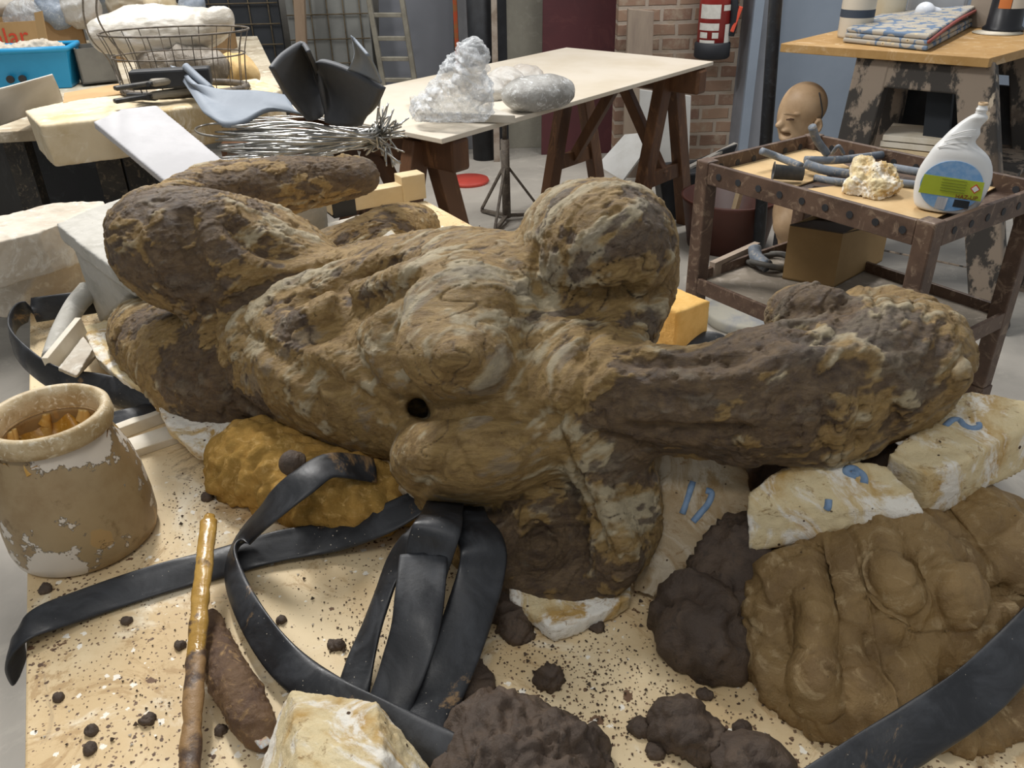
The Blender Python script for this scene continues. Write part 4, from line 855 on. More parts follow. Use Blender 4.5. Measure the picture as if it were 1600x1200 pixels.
piece('plaster_slab', 'long thick cream slab lying across the front of the side table', outline=Pz([(38, 172, .955), (62, 196, .955), (150, 186, .955), (300, 166, .955), (415, 150, .955), (440, 138, .955), (400, 122, .955), (280, 138, .955), (187, 148, .955), (98, 157, .955)]), off=(.006, .004, -.11), m='cream_slab', minz=None, amp=.003, scale=7, chip=.002, voxel=.007) if M.setdefault('cream_slab', mat('cream_slab', 'd2c3a6', 'b9a47c', 'dcd2bd', scale=4, rough=.85, bump=.3, spots=[(14, .05, 'a58d62')])) else 0
# blue crate
def crate():
    b0, b1 = P(-70, 148, ZS+.002), P(120, 138, ZS+.002); d = (b1-b0); L = np.linalg.norm(d); d /= L; s = np.array([-d[1], d[0], 0]); Wd = .17; Hh = .145; fl = .025
    root = empty('blue_crate', (b0+b1)/2, 'bright blue plastic tub filled with plaster lumps, on the side table', 'tub')
    m = mat('blue_plastic', '2792c4', '218abb', scale=3, rough=.4, bump=.03)
    bot = [b0+d*fl+s*fl, b1-d*fl+s*fl, b1-d*fl+s*(Wd-fl), b0+d*fl+s*(Wd-fl)]; top = [b0-d*0, b1+d*0, b1+s*Wd, b0+s*Wd]; top = [q+[0, 0, Hh] for q in top]
    g = G(); ti = [q+(np.mean(top, 0)-q)*.03 for q in top]; bi = [q+[0, 0, .006]+(np.mean(bot, 0)-q)*.03 for q in bot]
    g.add(bot+top+ti+bi, [(0, 1, 5, 4), (1, 2, 6, 5), (2, 3, 7, 6), (3, 0, 4, 7), (4, 5, 9, 8), (5, 6, 10, 9), (6, 7, 11, 10), (7, 4, 8, 11), (9, 13, 12, 8)[::1], (10, 14, 13, 9), (11, 15, 14, 10), (8, 12, 15, 11), (12, 13, 14, 15), (3, 2, 1, 0)])
    g.obj('body', m, root, bevel=.01, seg=3)
    g = G()
    for a, b in ((0, 1), (1, 2), (2, 3), (3, 0)): g.bar(top[a], top[b], .02, .016)
    o = G().tube([top[0], (top[0]+top[1])/2, top[1], (top[1]+top[2])/2, top[2], (top[2]+top[3])/2, top[3], (top[3]+top[0])/2], .011, 8, closed=True, cat=False).obj('rim', m, root, True)
    for k in (.48, .58): p = b0+d*L*k+[0, 0, .045]-s*.0; G().cyl(p+s*.004, p-s*.006, .014, n=16).obj('hole', M['black_iron'], root)
    c = np.mean(top, 0)
    for i, (u, v_, r, lab) in enumerate([(.35, 0, .07, 'largest cream plaster lump in the blue tub'), (-.05, -.05, .05, 'flat plaster lump left in the blue tub, under the red lettering'), (.62, .0, .05, 'small plaster lump at the right end of the blue tub'), (-.4, 0, .06, 'plaster lump at the left end of the blue tub')]):
        q = c+d*u*L*.5+s*v_*.4+[0, 0, -.01]; S = SDF(q-.12, q+.12, .006); S.ell(q, (r, r*.7, r*.55)); S.ell(q+[r*.5, 0, .01], (r*.6, r*.5, r*.4)); me = S.mesh(); displace(me, rough_fn(.02, 14, .5, .01)); tag(link('plaster_lump', me, M['plaster_white']), lab, 'plaster lump')
    S = None
crate()
M['cardboard'] = mat('cardboard', 'b3946a', 'a98a60', scale=4, rough=.85, bump=.08, stretch=(1, 1, .2))
M['cardboard_dark'] = mat('cardboard_dark', '9b7d58', '8f7350', scale=4, rough=.85, bump=.08)
def boxy(name, label, px, z0, h, dy, m, cat, lid=False, parts=None):
    a, b = P(px[0], px[1], z0), P(px[2], px[3], z0); d = b-a; d[2] = 0; L = np.linalg.norm(d); d /= L; s = np.array([-d[1], d[0], 0])
    root = empty(name, (a+b)/2, label, cat); t = .006
    G().hexa([a, b, b+s*dy, a+s*dy, a+[0, 0, .006], b+[0, 0, .006], b+s*dy+[0, 0, .006], a+s*dy+[0, 0, .006]]).obj('bottom', M[m], root)
    for p, q, n_ in ((a, b, s), (b, b+s*dy, -d), (b+s*dy, a+s*dy, -s), (a+s*dy, a, d)):
        G().hexa([p, q, q+n_*t, p+n_*t, p+[0, 0, h], q+[0, 0, h], q+n_*t+[0, 0, h], p+n_*t+[0, 0, h]]).obj('side', M[m], root)
    return root, a, b, d, s
r_, a, b, d, s = boxy('fruit_crate', 'cardboard crate with red lettering behind the blue tub', (-90, 112, 78, 100), ZS+.002, .185, .3, 'cardboard', 'crate')
bpy.ops.object.text_add() if False else None
def text(parent, body, loc, xdir, up, size, m, name='lettering', ext=.0006):
    cu = bpy.data.curves.new(name, 'FONT'); cu.body = body; cu.size = size; cu.extrude = ext; cu.align_x = 'CENTER'; cu.align_y = 'CENTER'
    o = bpy.data.objects.new(name, cu); COL.objects.link(o)
    x = Vector(xdir).normalized(); u = Vector(up).normalized(); u = (u-x*u.dot(x)).normalized(); n = x.cross(u)
    mw = Matrix(((x[0], u[0], n[0], loc[0]), (x[1], u[1], n[1], loc[1]), (x[2], u[2], n[2], loc[2]), (0, 0, 0, 1)))
    bpy.context.view_layer.update(); me = bpy.data.meshes.new_from_object(o); bpy.data.objects.remove(o); me.transform(mw); return link(name, me, m, parent, False)
M['red_print'] = mat('red_print', 'c8452f', scale=60, rough=.7)
zl = (PY(18, 62, a[1]+(b[1]-a[1])*.62)[2]); 
def on_plane(x, y, p0, n): dr = ray(x, y); n = np.asarray(n, float); return CAM+dr*(((p0-CAM) @ n)/(dr @ n))
text(r_, 'nlar', on_plane(15, 58, a-s*.003, s), d, (0, 0, 1), .10, M['red_print'])
boxy('cardboard_box', 'plain brown cardboard box between the blue tub and the wire basket', (82, 98, 142, 92), ZS+.002, .18, .22, 'cardboard_dark', 'box')
tag(G().prism([PY(53, 20, 3.93), PY(65, 17, 3.93), PY(80, 98, 3.93), PY(66, 100, 3.93)], (0, .008, 0)).obj('cardboard_strip', M['cardboard']), 'upright cardboard strip in front of the clear bag, upper left', 'cardboard strip')
def tray():
    root, *_ = boxy('grey_tray', 'dark grey plastic tray leaning beside the wire basket', (130, 132, 190, 126), ZS+.01, .13, .16, 'tray', 'tray')
M['tray'] = mat('grey_tray', '6c6a64', '5d5b56', scale=4, rough=.5); tray()
tag(G().prism([P(98, 160, ZS+.115), P(190, 146, ZS+.115), P(188, 130, ZS+.115), P(100, 145, ZS+.115)], (0, 0, -.02)).obj('wooden_board', M['cardboard'], bevel=.002), 'light brown board lying behind the long cream slab', 'board')
# big bags and odds in the back left
xa, xb = PY(150, 20, 4.1)[0], PY(318, 20, 4.1)[0]
tag(G().box(((xa+xb)/2, 4.32, ZS+.05), (xb-xa, .42, .10)).obj('storage_box', M['cardboard_dark'], bevel=.003), 'low brown carton under the heap of sacks behind the wire basket', 'box')
def heap(Y, *bl):      # heap items stand at distance Y, their pixel height gives z
    return [(x, y, PY(x, y, Y)[2], r, a, b) for x, y, r, a, b in bl]
for lab, bl, m in (('cloudy plastic bag stuffed behind the cardboard crate, next to the strip', heap(4.15, (42, 24, 22, .7, .8), (26, 32, 14, .8, .9)), 'clear_bag'),
                   ('blue-grey plastic bag above the brown cardboard box', heap(4.2, (92, 24, 20, .8, .8), (82, 6, 18, .8, 1.2)), 'blue_bag'),
                   ('white crumpled bag left of the basket bag, top of the heap', heap(4.2, (128, 22, 26, .7, .8), (118, 2, 22, .7, .8)), 'cloudy_bag'),
                   ('beige sack standing behind the basket bag', heap(4.3, (200, 4, 30, .7, .9), (222, 8, 22, .7, .9)), 'sack'),
                   ('cream cloth heap right of the beige sack', heap(4.2, (248, 4, 20, .8, .8), (262, 10, 16, .8, .8)), 'cream_slab'),
                   ('blue and white speckled bundle at the top, right of the cream heap', heap(4.2, (298, 10, 18, .8, .8)), 'blue_bag'),
                   ('long pale plaster-dusted roll at the very top left', heap(4.4, (-10, 17, 30, .6, .4), (30, 11, 34, .6, .4), (62, 8, 14, .8, .9)), 'plaster_white'),
                   ('large cloudy bag at the upper left edge, behind everything', heap(4.7, (30, -14, 60, .6, .4), (130, -14, 60, .6, .4)), 'blue_bag')):
    M.setdefault('blue_bag', mat('blue_bag', '9ba5b2', '8692a2', 'bcc2c9', scale=14, rough=.4, bump=.7, bscale=16, bd=.01)); M.setdefault('sack', mat('sack', 'c0b6a3', 'b2a58f', scale=6, stretch=(3, 1, .3), rough=.7, bump=.4))
    bag('bag', lab, bl, m, amp=.02, h=.01, cat='bag')
bag('plastic_bag', 'bulging white plastic bag resting in the top of the wire basket', [(215, 48, ZS+.25, 66, .7, .42), (285, 44, ZS+.25, 70, .7, .4), (250, 66, ZS+.21, 62, .7, .36), (342, 30, ZS+.28, 18, .9, .9), (165, 55, ZS+.25, 22, 1, 1)], 'basket_bag', amp=.008, h=.006, wr=.004) if M.setdefault('basket_bag', mat('basket_bag', 'bdb8ae', 'a8a093', 'cfccc8', scale=4, stretch=(.4, 1, 2), rough=.35, bump=.6, bscale=12, bd=.01)) else 0
bag('plastic_bag', 'smoky crumpled plastic bag inside the wire basket below the bulging bag', [(280, 98, ZS+.155, 56, .5, .4), (335, 104, ZS+.15, 16, .8, .8)], 'smoky_bag', amp=.012) if M.setdefault('smoky_bag', mat('smoky_bag', '8f877c', '7a736a', 'a8a096', scale=9, rough=.35, bump=.7, bd=.01)) else 0
bag('yellow_rag', 'yellowish foam rag behind the wire basket, right side', [(355, 110, ZS+.13, 14), (375, 108, ZS+.13, 14), (385, 112, ZS+.12, 10)], 'foam_orange_pale', amp=.01, cat='rag') if M.setdefault('foam_orange_pale', mat('rag_yellow', 'd6b884', 'c8a56c', scale=20, rough=.9, bump=.8)) else 0
def basket():
    c = P(282, 146, ZS+.118); c[1] += .05; root = empty('wire_basket', c, 'rusty wire basket with a coiled rim holding tools and bags', 'basket'); m = mat('rusty_wire', '4a443d', '6b6258', scale=40, rough=.6)
    R = mpp(c); rx, ry = 95*R, .11
    def ring(k, z, rad=.0022, name='ring'): return G().tube([c+[rx*k*math.cos(a), ry*k*math.sin(a), z] for a in np.linspace(0, 2*math.pi, 24, endpoint=False)], rad, 6, closed=True).obj(name, m, root, True)
    ring(1.0, .006, .010, 'base_coil'); ring(1.06, .10); ring(1.18, .165, .003, 'rim')
    for k in range(22):
        a = 2*math.pi*k/22; G().tube([c+[rx*1.0*math.cos(a), ry*math.sin(a), .0], c+[rx*1.06*math.cos(a), ry*1.06*math.sin(a), .1], c+[rx*1.18*math.cos(a), ry*1.18*math.sin(a), .165]], .0014, 5, step=3).obj('wire', m, root, True)
    for x0, x1, x2 in ((143, 131, 130), (172, 152, 153)):
        G().tube([P(x0+50, 145, ZS+.14), P(x0+28, 95, ZS+.22), P(x0, 62, ZS+.30), P(x1, 25, ZS+.38), P(x2, -20, ZS+.46)], .0021, 7).obj('handle', m, root, True)
basket()
M['dark_steel'] = mat('dark_steel', '3a3b3d', '55534f', scale=20, rough=.45, metal=.6)
M['grip_grey'] = mat('grip_grey', '8a8478', '7a746a', scale=12, rough=.6)
def pliers(label, y, z):
    a, b = P(235, y, z), P(315, y-12, z); root = empty('hand_tool', a, label, 'hand tool'); d = (b-a)/np.linalg.norm(b-a)
    G().bar(a, b, .03, .02).obj('grip', M['grip_grey'], root, bevel=.008); G().bar(a-d*.10, a+d*.02, .022, .012).obj('jaw', M['dark_steel'], root, bevel=.004); G().cyl(a+[0, -.02, 0], a+[0, .02, 0], .006).obj('rivet', M['black_iron'], root)
pliers('grey-handled tool in the basket, the upper of two', 130, ZS+.175); pliers('grey-handled tool in the basket, the lower of two', 150, ZS+.14)
tag(G().bar(P(205, 125, ZS+.18), P(330, 118, ZS+.18), .05, .05).obj('black_toolbox', M['black_iron'], bevel=.006), 'small black case inside the wire basket behind the tools', 'case')
tag(G().bar(P(200, 150, ZS+.13), P(245, 152, ZS+.13), .018, .018).obj('black_clamp', M['black_iron'], bevel=.004), 'black spring clamp at the left end of the wire basket', 'clamp')
# curved sheets: rows of points -> thick smooth sheet
def sheet(name, label, rows, m, thick=.006, cat='sheet', step=5, group=None):
    R = [catmull(r, step) for r in rows]; R = np.array(R); cols = [catmull(R[:, i], step) for i in range(R.shape[1])]; A = np.array(cols)
    n, k = A.shape[:2]; v = A.reshape(-1, 3); f = [(i*k+j, (i+1)*k+j, (i+1)*k+j+1, i*k+j+1) for i in range(n-1) for j in range(k-1)]
    o = G().add(v, f).obj(name, m, smooth=True); s = o.modifiers.new('t', 'SOLIDIFY'); s.thickness = thick; s.offset = 0; return tag(o, label, cat, group)
sheet('paper_sheet', 'large curled sheet of white card at the left edge below the blue tub', [Pz([(-60, 150, 1.0), (0, 138, 1.0), (50, 125, 1.0), (82, 116, 1.0)]), Pz([(-60, 180, .95), (0, 165, .95), (50, 148, .94), (92, 138, .94)]), Pz([(-60, 210, .88), (0, 196, .88), (50, 178, .87), (99, 159, .87)])], mat('white_card', 'd2cdc4', 'cac4b9', scale=3, rough=.7), .003, 'card')
M['foam_grey'] = mat('foam_grey', '7f8791', '767e88', scale=8, rough=.65, bump=.1); M['foam_dark'] = mat('foam_dark', '4a4c50', '424448', scale=8, rough=.65, bump=.1)
sheet('rubber_sheet', 'light grey rubber sheet curling like a trough over the wire bundle', [Pz([(268, 104, 1.04), (285, 110, 1.035), (300, 128, 1.02), (345, 142, 1.0), (400, 144, 1.0), (450, 152, .99)]), Pz([(288, 128, 1.01), (305, 140, 1.0), (330, 158, .98), (365, 168, .97), (410, 162, .98), (458, 168, .98)]), Pz([(320, 178, .96), (332, 186, .955), (352, 196, .95), (380, 192, .95), (420, 172, .97), (470, 178, .97)])], M['foam_grey'], .012, 'rubber sheet')
sheet('rubber_sheet', 'dark grey rubber sheet curled upright, the leftmost of the upright ones', [Pz([(423, 106, 1.12), (442, 84, 1.14), (470, 67, 1.15), (482, 80, 1.14)]), Pz([(446, 145, 1.05), (465, 128, 1.06), (488, 108, 1.08), (497, 118, 1.07)]), Pz([(478, 186, .97), (488, 188, .965), (500, 184, .97), (508, 168, .98)])], M['foam_dark'], .010, 'rubber sheet')
sheet('rubber_sheet', 'dark grey rubber sheet flared wide, the rightmost of the upright ones', [Pz([(491, 98, 1.10), (505, 95, 1.11), (545, 108, 1.10), (600, 138, 1.07)]), Pz([(502, 140, 1.04), (515, 142, 1.03), (550, 155, 1.02), (585, 168, 1.02)]), Pz([(510, 190, .96), (522, 196, .955), (545, 196, .955), (566, 192, .96)])], M['foam_dark'], .012, 'rubber sheet')
sheet('rubber_sheet', 'pointed thin grey rubber sheet sticking up behind the flared one', [Pz([(548, 56, 1.18), (556, 64, 1.17), (575, 86, 1.15)]), Pz([(554, 84, 1.14), (568, 90, 1.13), (585, 104, 1.12)]), Pz([(544, 108, 1.10), (570, 118, 1.09), (596, 130, 1.08)])], M['foam_grey'], .006, 'rubber sheet')
tag(G().tube(Pz([(290, 104, 1.05), (305, 118, 1.03), (330, 140, 1.0)]), .011, 10).obj('foam_rod', M['foam_grey'], smooth=True), 'thin grey foam rod lying along the trough-shaped sheet', 'rod')
def wires():
    c = P(470, 220, .90); root = empty('wire_bundle', c, 'bundle of shiny aluminium wire tied at its right end, behind the far shin', 'wire bundle'); r = random.Random(5); m = mat('aluminium_wire', 'b9b9b7', '9c9a94', scale=30, rough=.28, metal=.9, bump=.1)
    kn = P(596, 212, .90)
    for k in range(70):
        t = r.random(); y0 = 185+60*t; z = .86+.10*(1-t)*r.random()+.02; x0 = 335+r.uniform(0, 60)
        pts = [P(x0, y0+r.uniform(-6, 6), z), P(x0+90, y0+r.uniform(-8, 6), z+.01), P(x0+180, 200+30*(t)+r.uniform(-5, 5), z), kn+np.array([r.uniform(-.03, .0), r.uniform(-.02, .02), r.uniform(-.02, .02)])]
        if r.random() < .5: pts = pts+[kn+np.array([r.uniform(.0, .07), r.uniform(-.06, .06), r.uniform(-.08, .10)])]
        G().tube(pts, r.uniform(.0018, .0032), 6, step=5).obj('wire', m, root, True)
    for k in range(12):
        a = k/12*6.28; G().tube([kn, kn+np.array([.05*math.cos(a), .03*math.sin(a), .045*math.sin(a*1.3)]), kn+np.array([.02*math.cos(a+1), .02, .03*math.sin(a)])], .0026, 6).obj('wire', m, root, True)
    G().tube([kn+[-.01, .025*math.cos(a), .03*math.sin(a)] for a in np.linspace(0, 6.28, 10)[:-1]], .005, 6, closed=True).obj('tie', m, root, True)
    G().tube([P(345+40*math.cos(a), 203+10*math.sin(a), .91) for a in np.linspace(.3, 5.5, 10)], .003, 6).obj('loose_loop', m, root, True)
wires()
tag(G().box((P(395, 235, .84)[0], P(395, 235, .84)[1]+.16, .425), (.22, .22, .85), rz=.05).obj('wooden_plinth', M['wood_brown'], bevel=.004), 'brown plinth under the wire bundle, mostly hidden by the far shin', 'plinth')
# ------------------------------------------------------------------ things along the back wall
def wboard(name, label, px, Y, m, thick=.02, cat='board', parent=None, lean=.0, fl=True):
    pts = [PY(x, y, Y-(lean*(1 if i in (2, 3) else 0))) for i, (x, y) in enumerate(px)]
    if fl: pts[2][2] = pts[3][2] = 0.0
    o = G().prism(pts, (0, thick, 0)).obj(name, m, parent, bevel=.002)
    return tag(o, label, cat) if parent is None else o
def grid_panel(label, x0, x1, ytop, ybot, Y, m, wire, nx, nz):
    a, b = PY(x0, ybot, Y), PY(x1, ybot, Y); zt = max(PY((x0+x1)/2, ytop, Y)[2], .2)
    root = empty('wire_grid_panel', (a+b)/2, label, 'grid panel'); z0 = max(a[2], 0)
    G().box(((a[0]+b[0])/2, Y+.02, (z0+zt)/2), (b[0]-a[0], .03, zt-z0)).obj('board', m, root)
    for i in range(nx): x = a[0]+(b[0]-a[0])*(i+.5)/nx; G().cyl((x, Y-.003, z0), (x, Y-.003, zt), .004, n=6).obj('wire', wire, root, True)
    for i in range(nz): z = z0+(zt-z0)*(i+.5)/nz; G().cyl((a[0], Y-.008, z), (b[0], Y-.008, z), .004, n=6).obj('wire', wire, root, True)
rw = mat('rust_wire', '6c604c', '5a4e3b', scale=30, rough=.8)
grid_panel('dark panel with yellowish wire grid, left of the pale grid panel', 280, 455, -80, 150, 5.6, mat('panel_dark', '3c3f43', '34373b', scale=2, rough=.7), rw, 6, 7)
grid_panel('pale grey panel with rusty wire grid, left of the ladder', 472, 592, -80, 190, 5.65, mat('panel_grey', '8b8c88', '7e7f7c', scale=2, rough=.8), rw, 5, 7)
wboard('wooden_post', 'rough wooden post between the two grid panels', [(455, -60), (472, -60), (472, 150), (457, 150)], 5.5, mat('post_wood', '9c8670', '85705b', scale=8, stretch=(1, 1, .2)), .05, 'post')
wboard('grey_partition', 'plain grey panel behind the ladder', [(590, -60), (706, -60), (712, 200), (592, 200)], 5.8, mat('panel_plain_grey', '7d8087', '777a81', scale=1.5, rough=.6), .02, 'panel')
wboard('orange_strip', 'narrow red-orange strip at the edge of the plain grey panel', [(704, -60), (711, -60), (717, 90), (711, 90)], 5.6, mat('orange_paint', 'c0512f', 'a06a3c', scale=20), .02, 'strip')
wboard('grey_board', 'narrow grey board right of the orange strip', [(712, -60), (738, -60), (742, 200), (716, 200)], 5.75, mat('panel_grey_b', '85868a', '7c7d80', scale=4), .02, 'board')
p = PY(750, 60, 5.5); tag(G().cyl((p[0], 5.5, 0), (p[0], 5.5, 1.3), .075, n=24).obj('black_tube', M['black_iron'], smooth=True), 'black tube standing by the pale post at the back', 'tube')
wboard('white_post', 'paint-flaked pale post right of the black tube', [(766, -60), (775, -60), (778, 140), (768, 140)], 5.4, mat('flaked_post', 'a99d90', '8b7c6e', scale=14), .05, 'post')
wboard('dark_board', 'dark board behind the pale post', [(776, -60), (790, -60), (793, 140), (778, 140)], 5.7, M['black_iron'], .02)
wboard('pale_board', 'off-white speckled panel left of the dark red one', [(788, -60), (850, -60), (848, 240), (795, 240)], 5.75, mat('pale_panel', 'aaa698', '9f9b8e', 'b7b3a6', scale=4, spots=[(14, .06, 'd0cdc2')]), .02, 'panel')
wboard('dark_red_board', 'big dark red panel leaning on the back wall', [(849, -90), (982, -90), (974, 222), (846, 234)], 5.55, mat('dark_red', '5c3236', '543034', '64393b', scale=2, rough=.6), .03, 'panel')
wboard('wooden_plank', 'grey-brown plank upright between the red panel and the bricks', [(982, 14), (1022, 18), (1016, 230), (975, 228)], 4.95, mat('plank', '9a8b7b', '85766a', scale=8, stretch=(1, 1, .15)), .05, 'plank')
wboard('white_board', 'white board propped below the far trestle', [(1000, 140), (1080, 150), (1078, 250), (1000, 255)], 4.8, mat('white_board', 'c3c3c0', 'b8b8b5', scale=3), .015)
w1 = [PY(x, y, Y) for x, y, Y in ((976, 210, 4.7), (933, 258, 4.6), (973, 282, 4.45), (1030, 205, 4.6))]
tag(G().prism(w1, (.01, .02, -.01)).obj('white_board', mat('white_board_b', 'cfcfcc', 'c3c2bd', scale=4)), 'small white board tilted on its corner behind the far trestle', 'board')
def ladder():
    Y = 5.45; a0, a1 = PY(570, -40, Y), PY(606, 170, Y-.0); b0, b1 = PY(622, -40, Y), PY(655, 170, Y)
    for q in (a0, a1, b0, b1): pass
    root = empty('ladder', ((a1+b1)/2)*[1, 1, 0], 'aluminium ladder leaning before the plain grey panel', 'ladder'); m = mat('ladder_metal', 'a8a395', '948f82', scale=8, rough=.4, metal=.5)
    def ext(t, b): k = b[2]/(t[2]-b[2]); return b-(t-b)*k
    fa, fb = ext(a0, a1), ext(b0, b1)
    G().bar(a0, fa, .03, .05, side=(1, 0, 0)).obj('rail', m, root, bevel=.004); G().bar(b0, fb, .03, .05, side=(1, 0, 0)).obj('rail', m, root, bevel=.004)
    for y in (-20, 20, 56, 88, 122, 155, 188, 220):
        t = (y+40)/210; G().bar(a0+(a1-a0)*t, b0+(b1-b0)*t, .03, .025).obj('rung', m, root, bevel=.003)
ladder()
# fire extinguisher
def extinguisher():
    Y = 4.9; c = PY(1112, 84, Y); m_ = mpp(c); R = 24.5*m_; H = .62
    root = empty('fire_extinguisher', c, 'red fire extinguisher with white labels hung on the brick wall', 'fire extinguisher'); red = mat('red_enamel', 'b23a36', 'a83633', scale=4, rough=.3)
    G().lathe(c, [(.0001, 0), (R, 0), (R, H*.85), (R*.9, H*.93), (R*.5, H), (.0001, H+.01)], 40).obj('cylinder', red, root, True)
    G().lathe(c-[0, 0, .02], [(R*1.02, 0), (R*1.12, .01), (R*1.12, .075), (R*1.02, .085)], 40).obj('base_ring', mat('black_rubber_foot', '26282d', scale=6, rough=.6), root, True)
    wl = mat('label_white', 'cfcdc6', 'c3c1ba', scale=40, rough=.6)
    def lab(a0, a1, z0, z1, m=wl):
        n = 10; v = []; 
        for z in (z0, z1):
            for i in range(n+1): a = math.radians(a0+(a1-a0)*i/n); v.append([c[0]+(R+.002)*math.sin(a), c[1]-(R+.002)*math.cos(a), z])
        o = G().add(v, [(i, i+1, n+2+i, n+1+i) for i in range(n)]).obj('label', m, root, True)
    for a0, a1, y0, y1 in ((-70, 6, 5, 27), (16, 55, 6, 15), (-72, 4, 34, 45), (28, 80, 36, 68), (-66, -35, 48, 57), (-18, 4, 48, 57), (-66, -8, 60, 70)):
        lab(a0, a1, PY(1112, y1, Y)[2], PY(1112, y0, Y)[2])
    h = PY(1146, 40, Y-.05); G().tube([PY(1142, -40, Y-.03), PY(1147, 0, Y-.05), PY(1147, 30, Y-.05), PY(1141, 55, Y-.04)], .022, 12).obj('hose', mat('hose_black', '24272c', scale=10, rough=.5), root, True)
    G().bar(PY(1158, 10, Y-.06), PY(1143, 50, Y-.06), .02, .02).obj('horn', mat('horn_orange', 'd8563f', scale=10, rough=.5), root, bevel=.004)
    G().box((c[0], Y+.11, c[2]+.3), (.05, .1, .2)).obj('bracket', M['black_iron'], root)
extinguisher()
pa, pb = PY(1212, 0, 3.55), PY(1186, 376, 3.55); pdn = pb+(pb-pa)*(pb[2]/(pa[2]-pb[2])); pup = pa+(pa-pb)*((2.6-pa[2])/(pa[2]-pb[2]))
tag(G().cyl(pdn, pup, .026, n=24).obj('iron_pole', mat('pole_dark', '2b2f36', '24272c', '3d434b', scale=8, rough=.5), smooth=True), 'dark round iron pole left of the bald mannequin head', 'pole')
# black frames and sticks on the floor by the bricks
for lab, pts in (('black flat frame leaning by the brick wall, below the far trestle', [(1060, 262), (1152, 226), (1144, 246), (1056, 285)]),):
    w2 = [PY(x, y, 4.3) for x, y in pts]; tag(G().prism(w2, (0, .02, 0)).obj('black_bracket', M['black_iron']), lab, 'bracket')
tag(G().bar(PY(1050, 275, 4.2), PY(1150, 225, 4.35), .03, .012).obj('metal_strip', mat('grey_strip', '9b968e', scale=8)), 'grey metal strip along the top of the black frame', 'strip')
tag(G().prism([PY(1030, 275, 4.15), PY(1110, 268, 4.15), PY(1110, 330, 4.15), PY(1040, 345, 4.15)], (0, .25, 0)).obj('black_box', M['black_iron'], bevel=.01), 'black box on the floor behind the far trestle', 'box')
def tub():
    c = P(1150, 405, 0); c[1] += .2; g = G(); g.lathe(c, [(.0001, 0), (.18, 0), (.22, .22), (.23, .24), (.215, .24), (.17, .02), (.0001, .02)], 40)
    tag(g.obj('red_tub', mat('tub_brown', '4e2a20', '44241b', scale=3, rough=.5), smooth=True), 'dark red-brown round tub behind the cart leg', 'tub')
    tag(G().bar(c+[.02, .05, .03], c+[.1, .1, .42], .025, .025).obj('wooden_stick', M['wood_pale']), 'pale stick standing in the dark red tub', 'stick')
tub()
dc = P(1165, 500, 0); tag(G().lathe(dc, [(.0001, 0), (.155, 0), (.16, .01), (.16, .035), (.15, .045), (.0001, .046)], 48).obj('round_disc', mat('disc_grey', 'a9a598', '8d8f91', scale=6, rough=.7), smooth=True), 'round grey turntable disc on the floor under the cart', 'disc')
# ------------------------------------------------------------------ mannequin
def mannequin():
    Y = 3.4; c = PY(1252, 172, Y); s = mpp(c); S = SDF(c-[.26, .26, .8], c+[.26, .26, .2], .005)
    q = lambda x, y, dy=0: PY(x, y, Y)+[0, dy, 0]
    S.ell(q(1257, 164), (.088, .082, .088), k=.02); S.ell(q(1242, 185), (.07, .062, .085), k=.03); S.ell(q(1238, 208), (.045, .045, .05), k=.03)
    for dy in (-.03,): S.cap(q(1222, 178, dy), q(1217, 190, dy), .006, .012, k=.01); S.ell(q(1214, 193, -.03), (.016, .014, .012), k=.01)
    S.ell(q(1222, 200, -.03), (.018, .024, .009), k=.01); S.ell(q(1224, 214, -.02), (.022, .03, .013), k=.012); S.ell(q(1232, 222, -.01), (.028, .03, .014), k=.015)
    S.ell(q(1224, 206, -.035), (.02, .02, .007), k=.006, op='sub'); S.ell(q(1227, 180, -.072), (.02, .014, .009), k=.01, op='sub')
    S.ell(q(1227, 181, -.064), (.012, .01, .006), k=.004); S.cap(q(1218, 172, -.07), q(1238, 173, -.075), .006, .004, k=.008)
    S.ell(q(1268, 190, -.078), (.018, .012, .03), k=.006); S.ell(q(1268, 190, -.088), (.010, .008, .018), k=.004, op='sub')
    S.cap(q(1255, 200), q(1252, 260), .055, .05, k=.03); S.ell(q(1250, 330), (.11, .09, .13), k=.05); S.ell(q(1225, 345, -.05), (.06, .05, .06), k=.03); S.cap(q(1250, 330), q(1245, 400), .09, .085, k=.04)
    me = S.mesh(); root = empty('mannequin', [c[0], c[1], 0], 'bald mannequin bust with an open mouth, standing between pole and cart', 'mannequin')
    skin = mat('mannequin_skin', 'b99c7b', 'ab8e6d', scale=9, rough=.5, bump=.05, spots=[(30, .08, '9a6f50')]); link('body', me, skin, root)
    e = q(1226, 181, -.073); G().tube([e+[-.014, .004, 0], e+[0, -.002, .002], e+[.014, 0, 0]], .0035, 6).obj('eyelid', mat('eye_dark', '5a4232', scale=10), root, True)
    G().box((c[0], c[1]+.02, .17), (.05, .05, .34)).obj('post', M['black_iron'], root)
    G().tube([q(1272, 140, -.06), q(1274, 165, -.082), q(1273, 178, -.08)], .0025, 6).obj('crack', M['black_iron'], root, True)
mannequin()
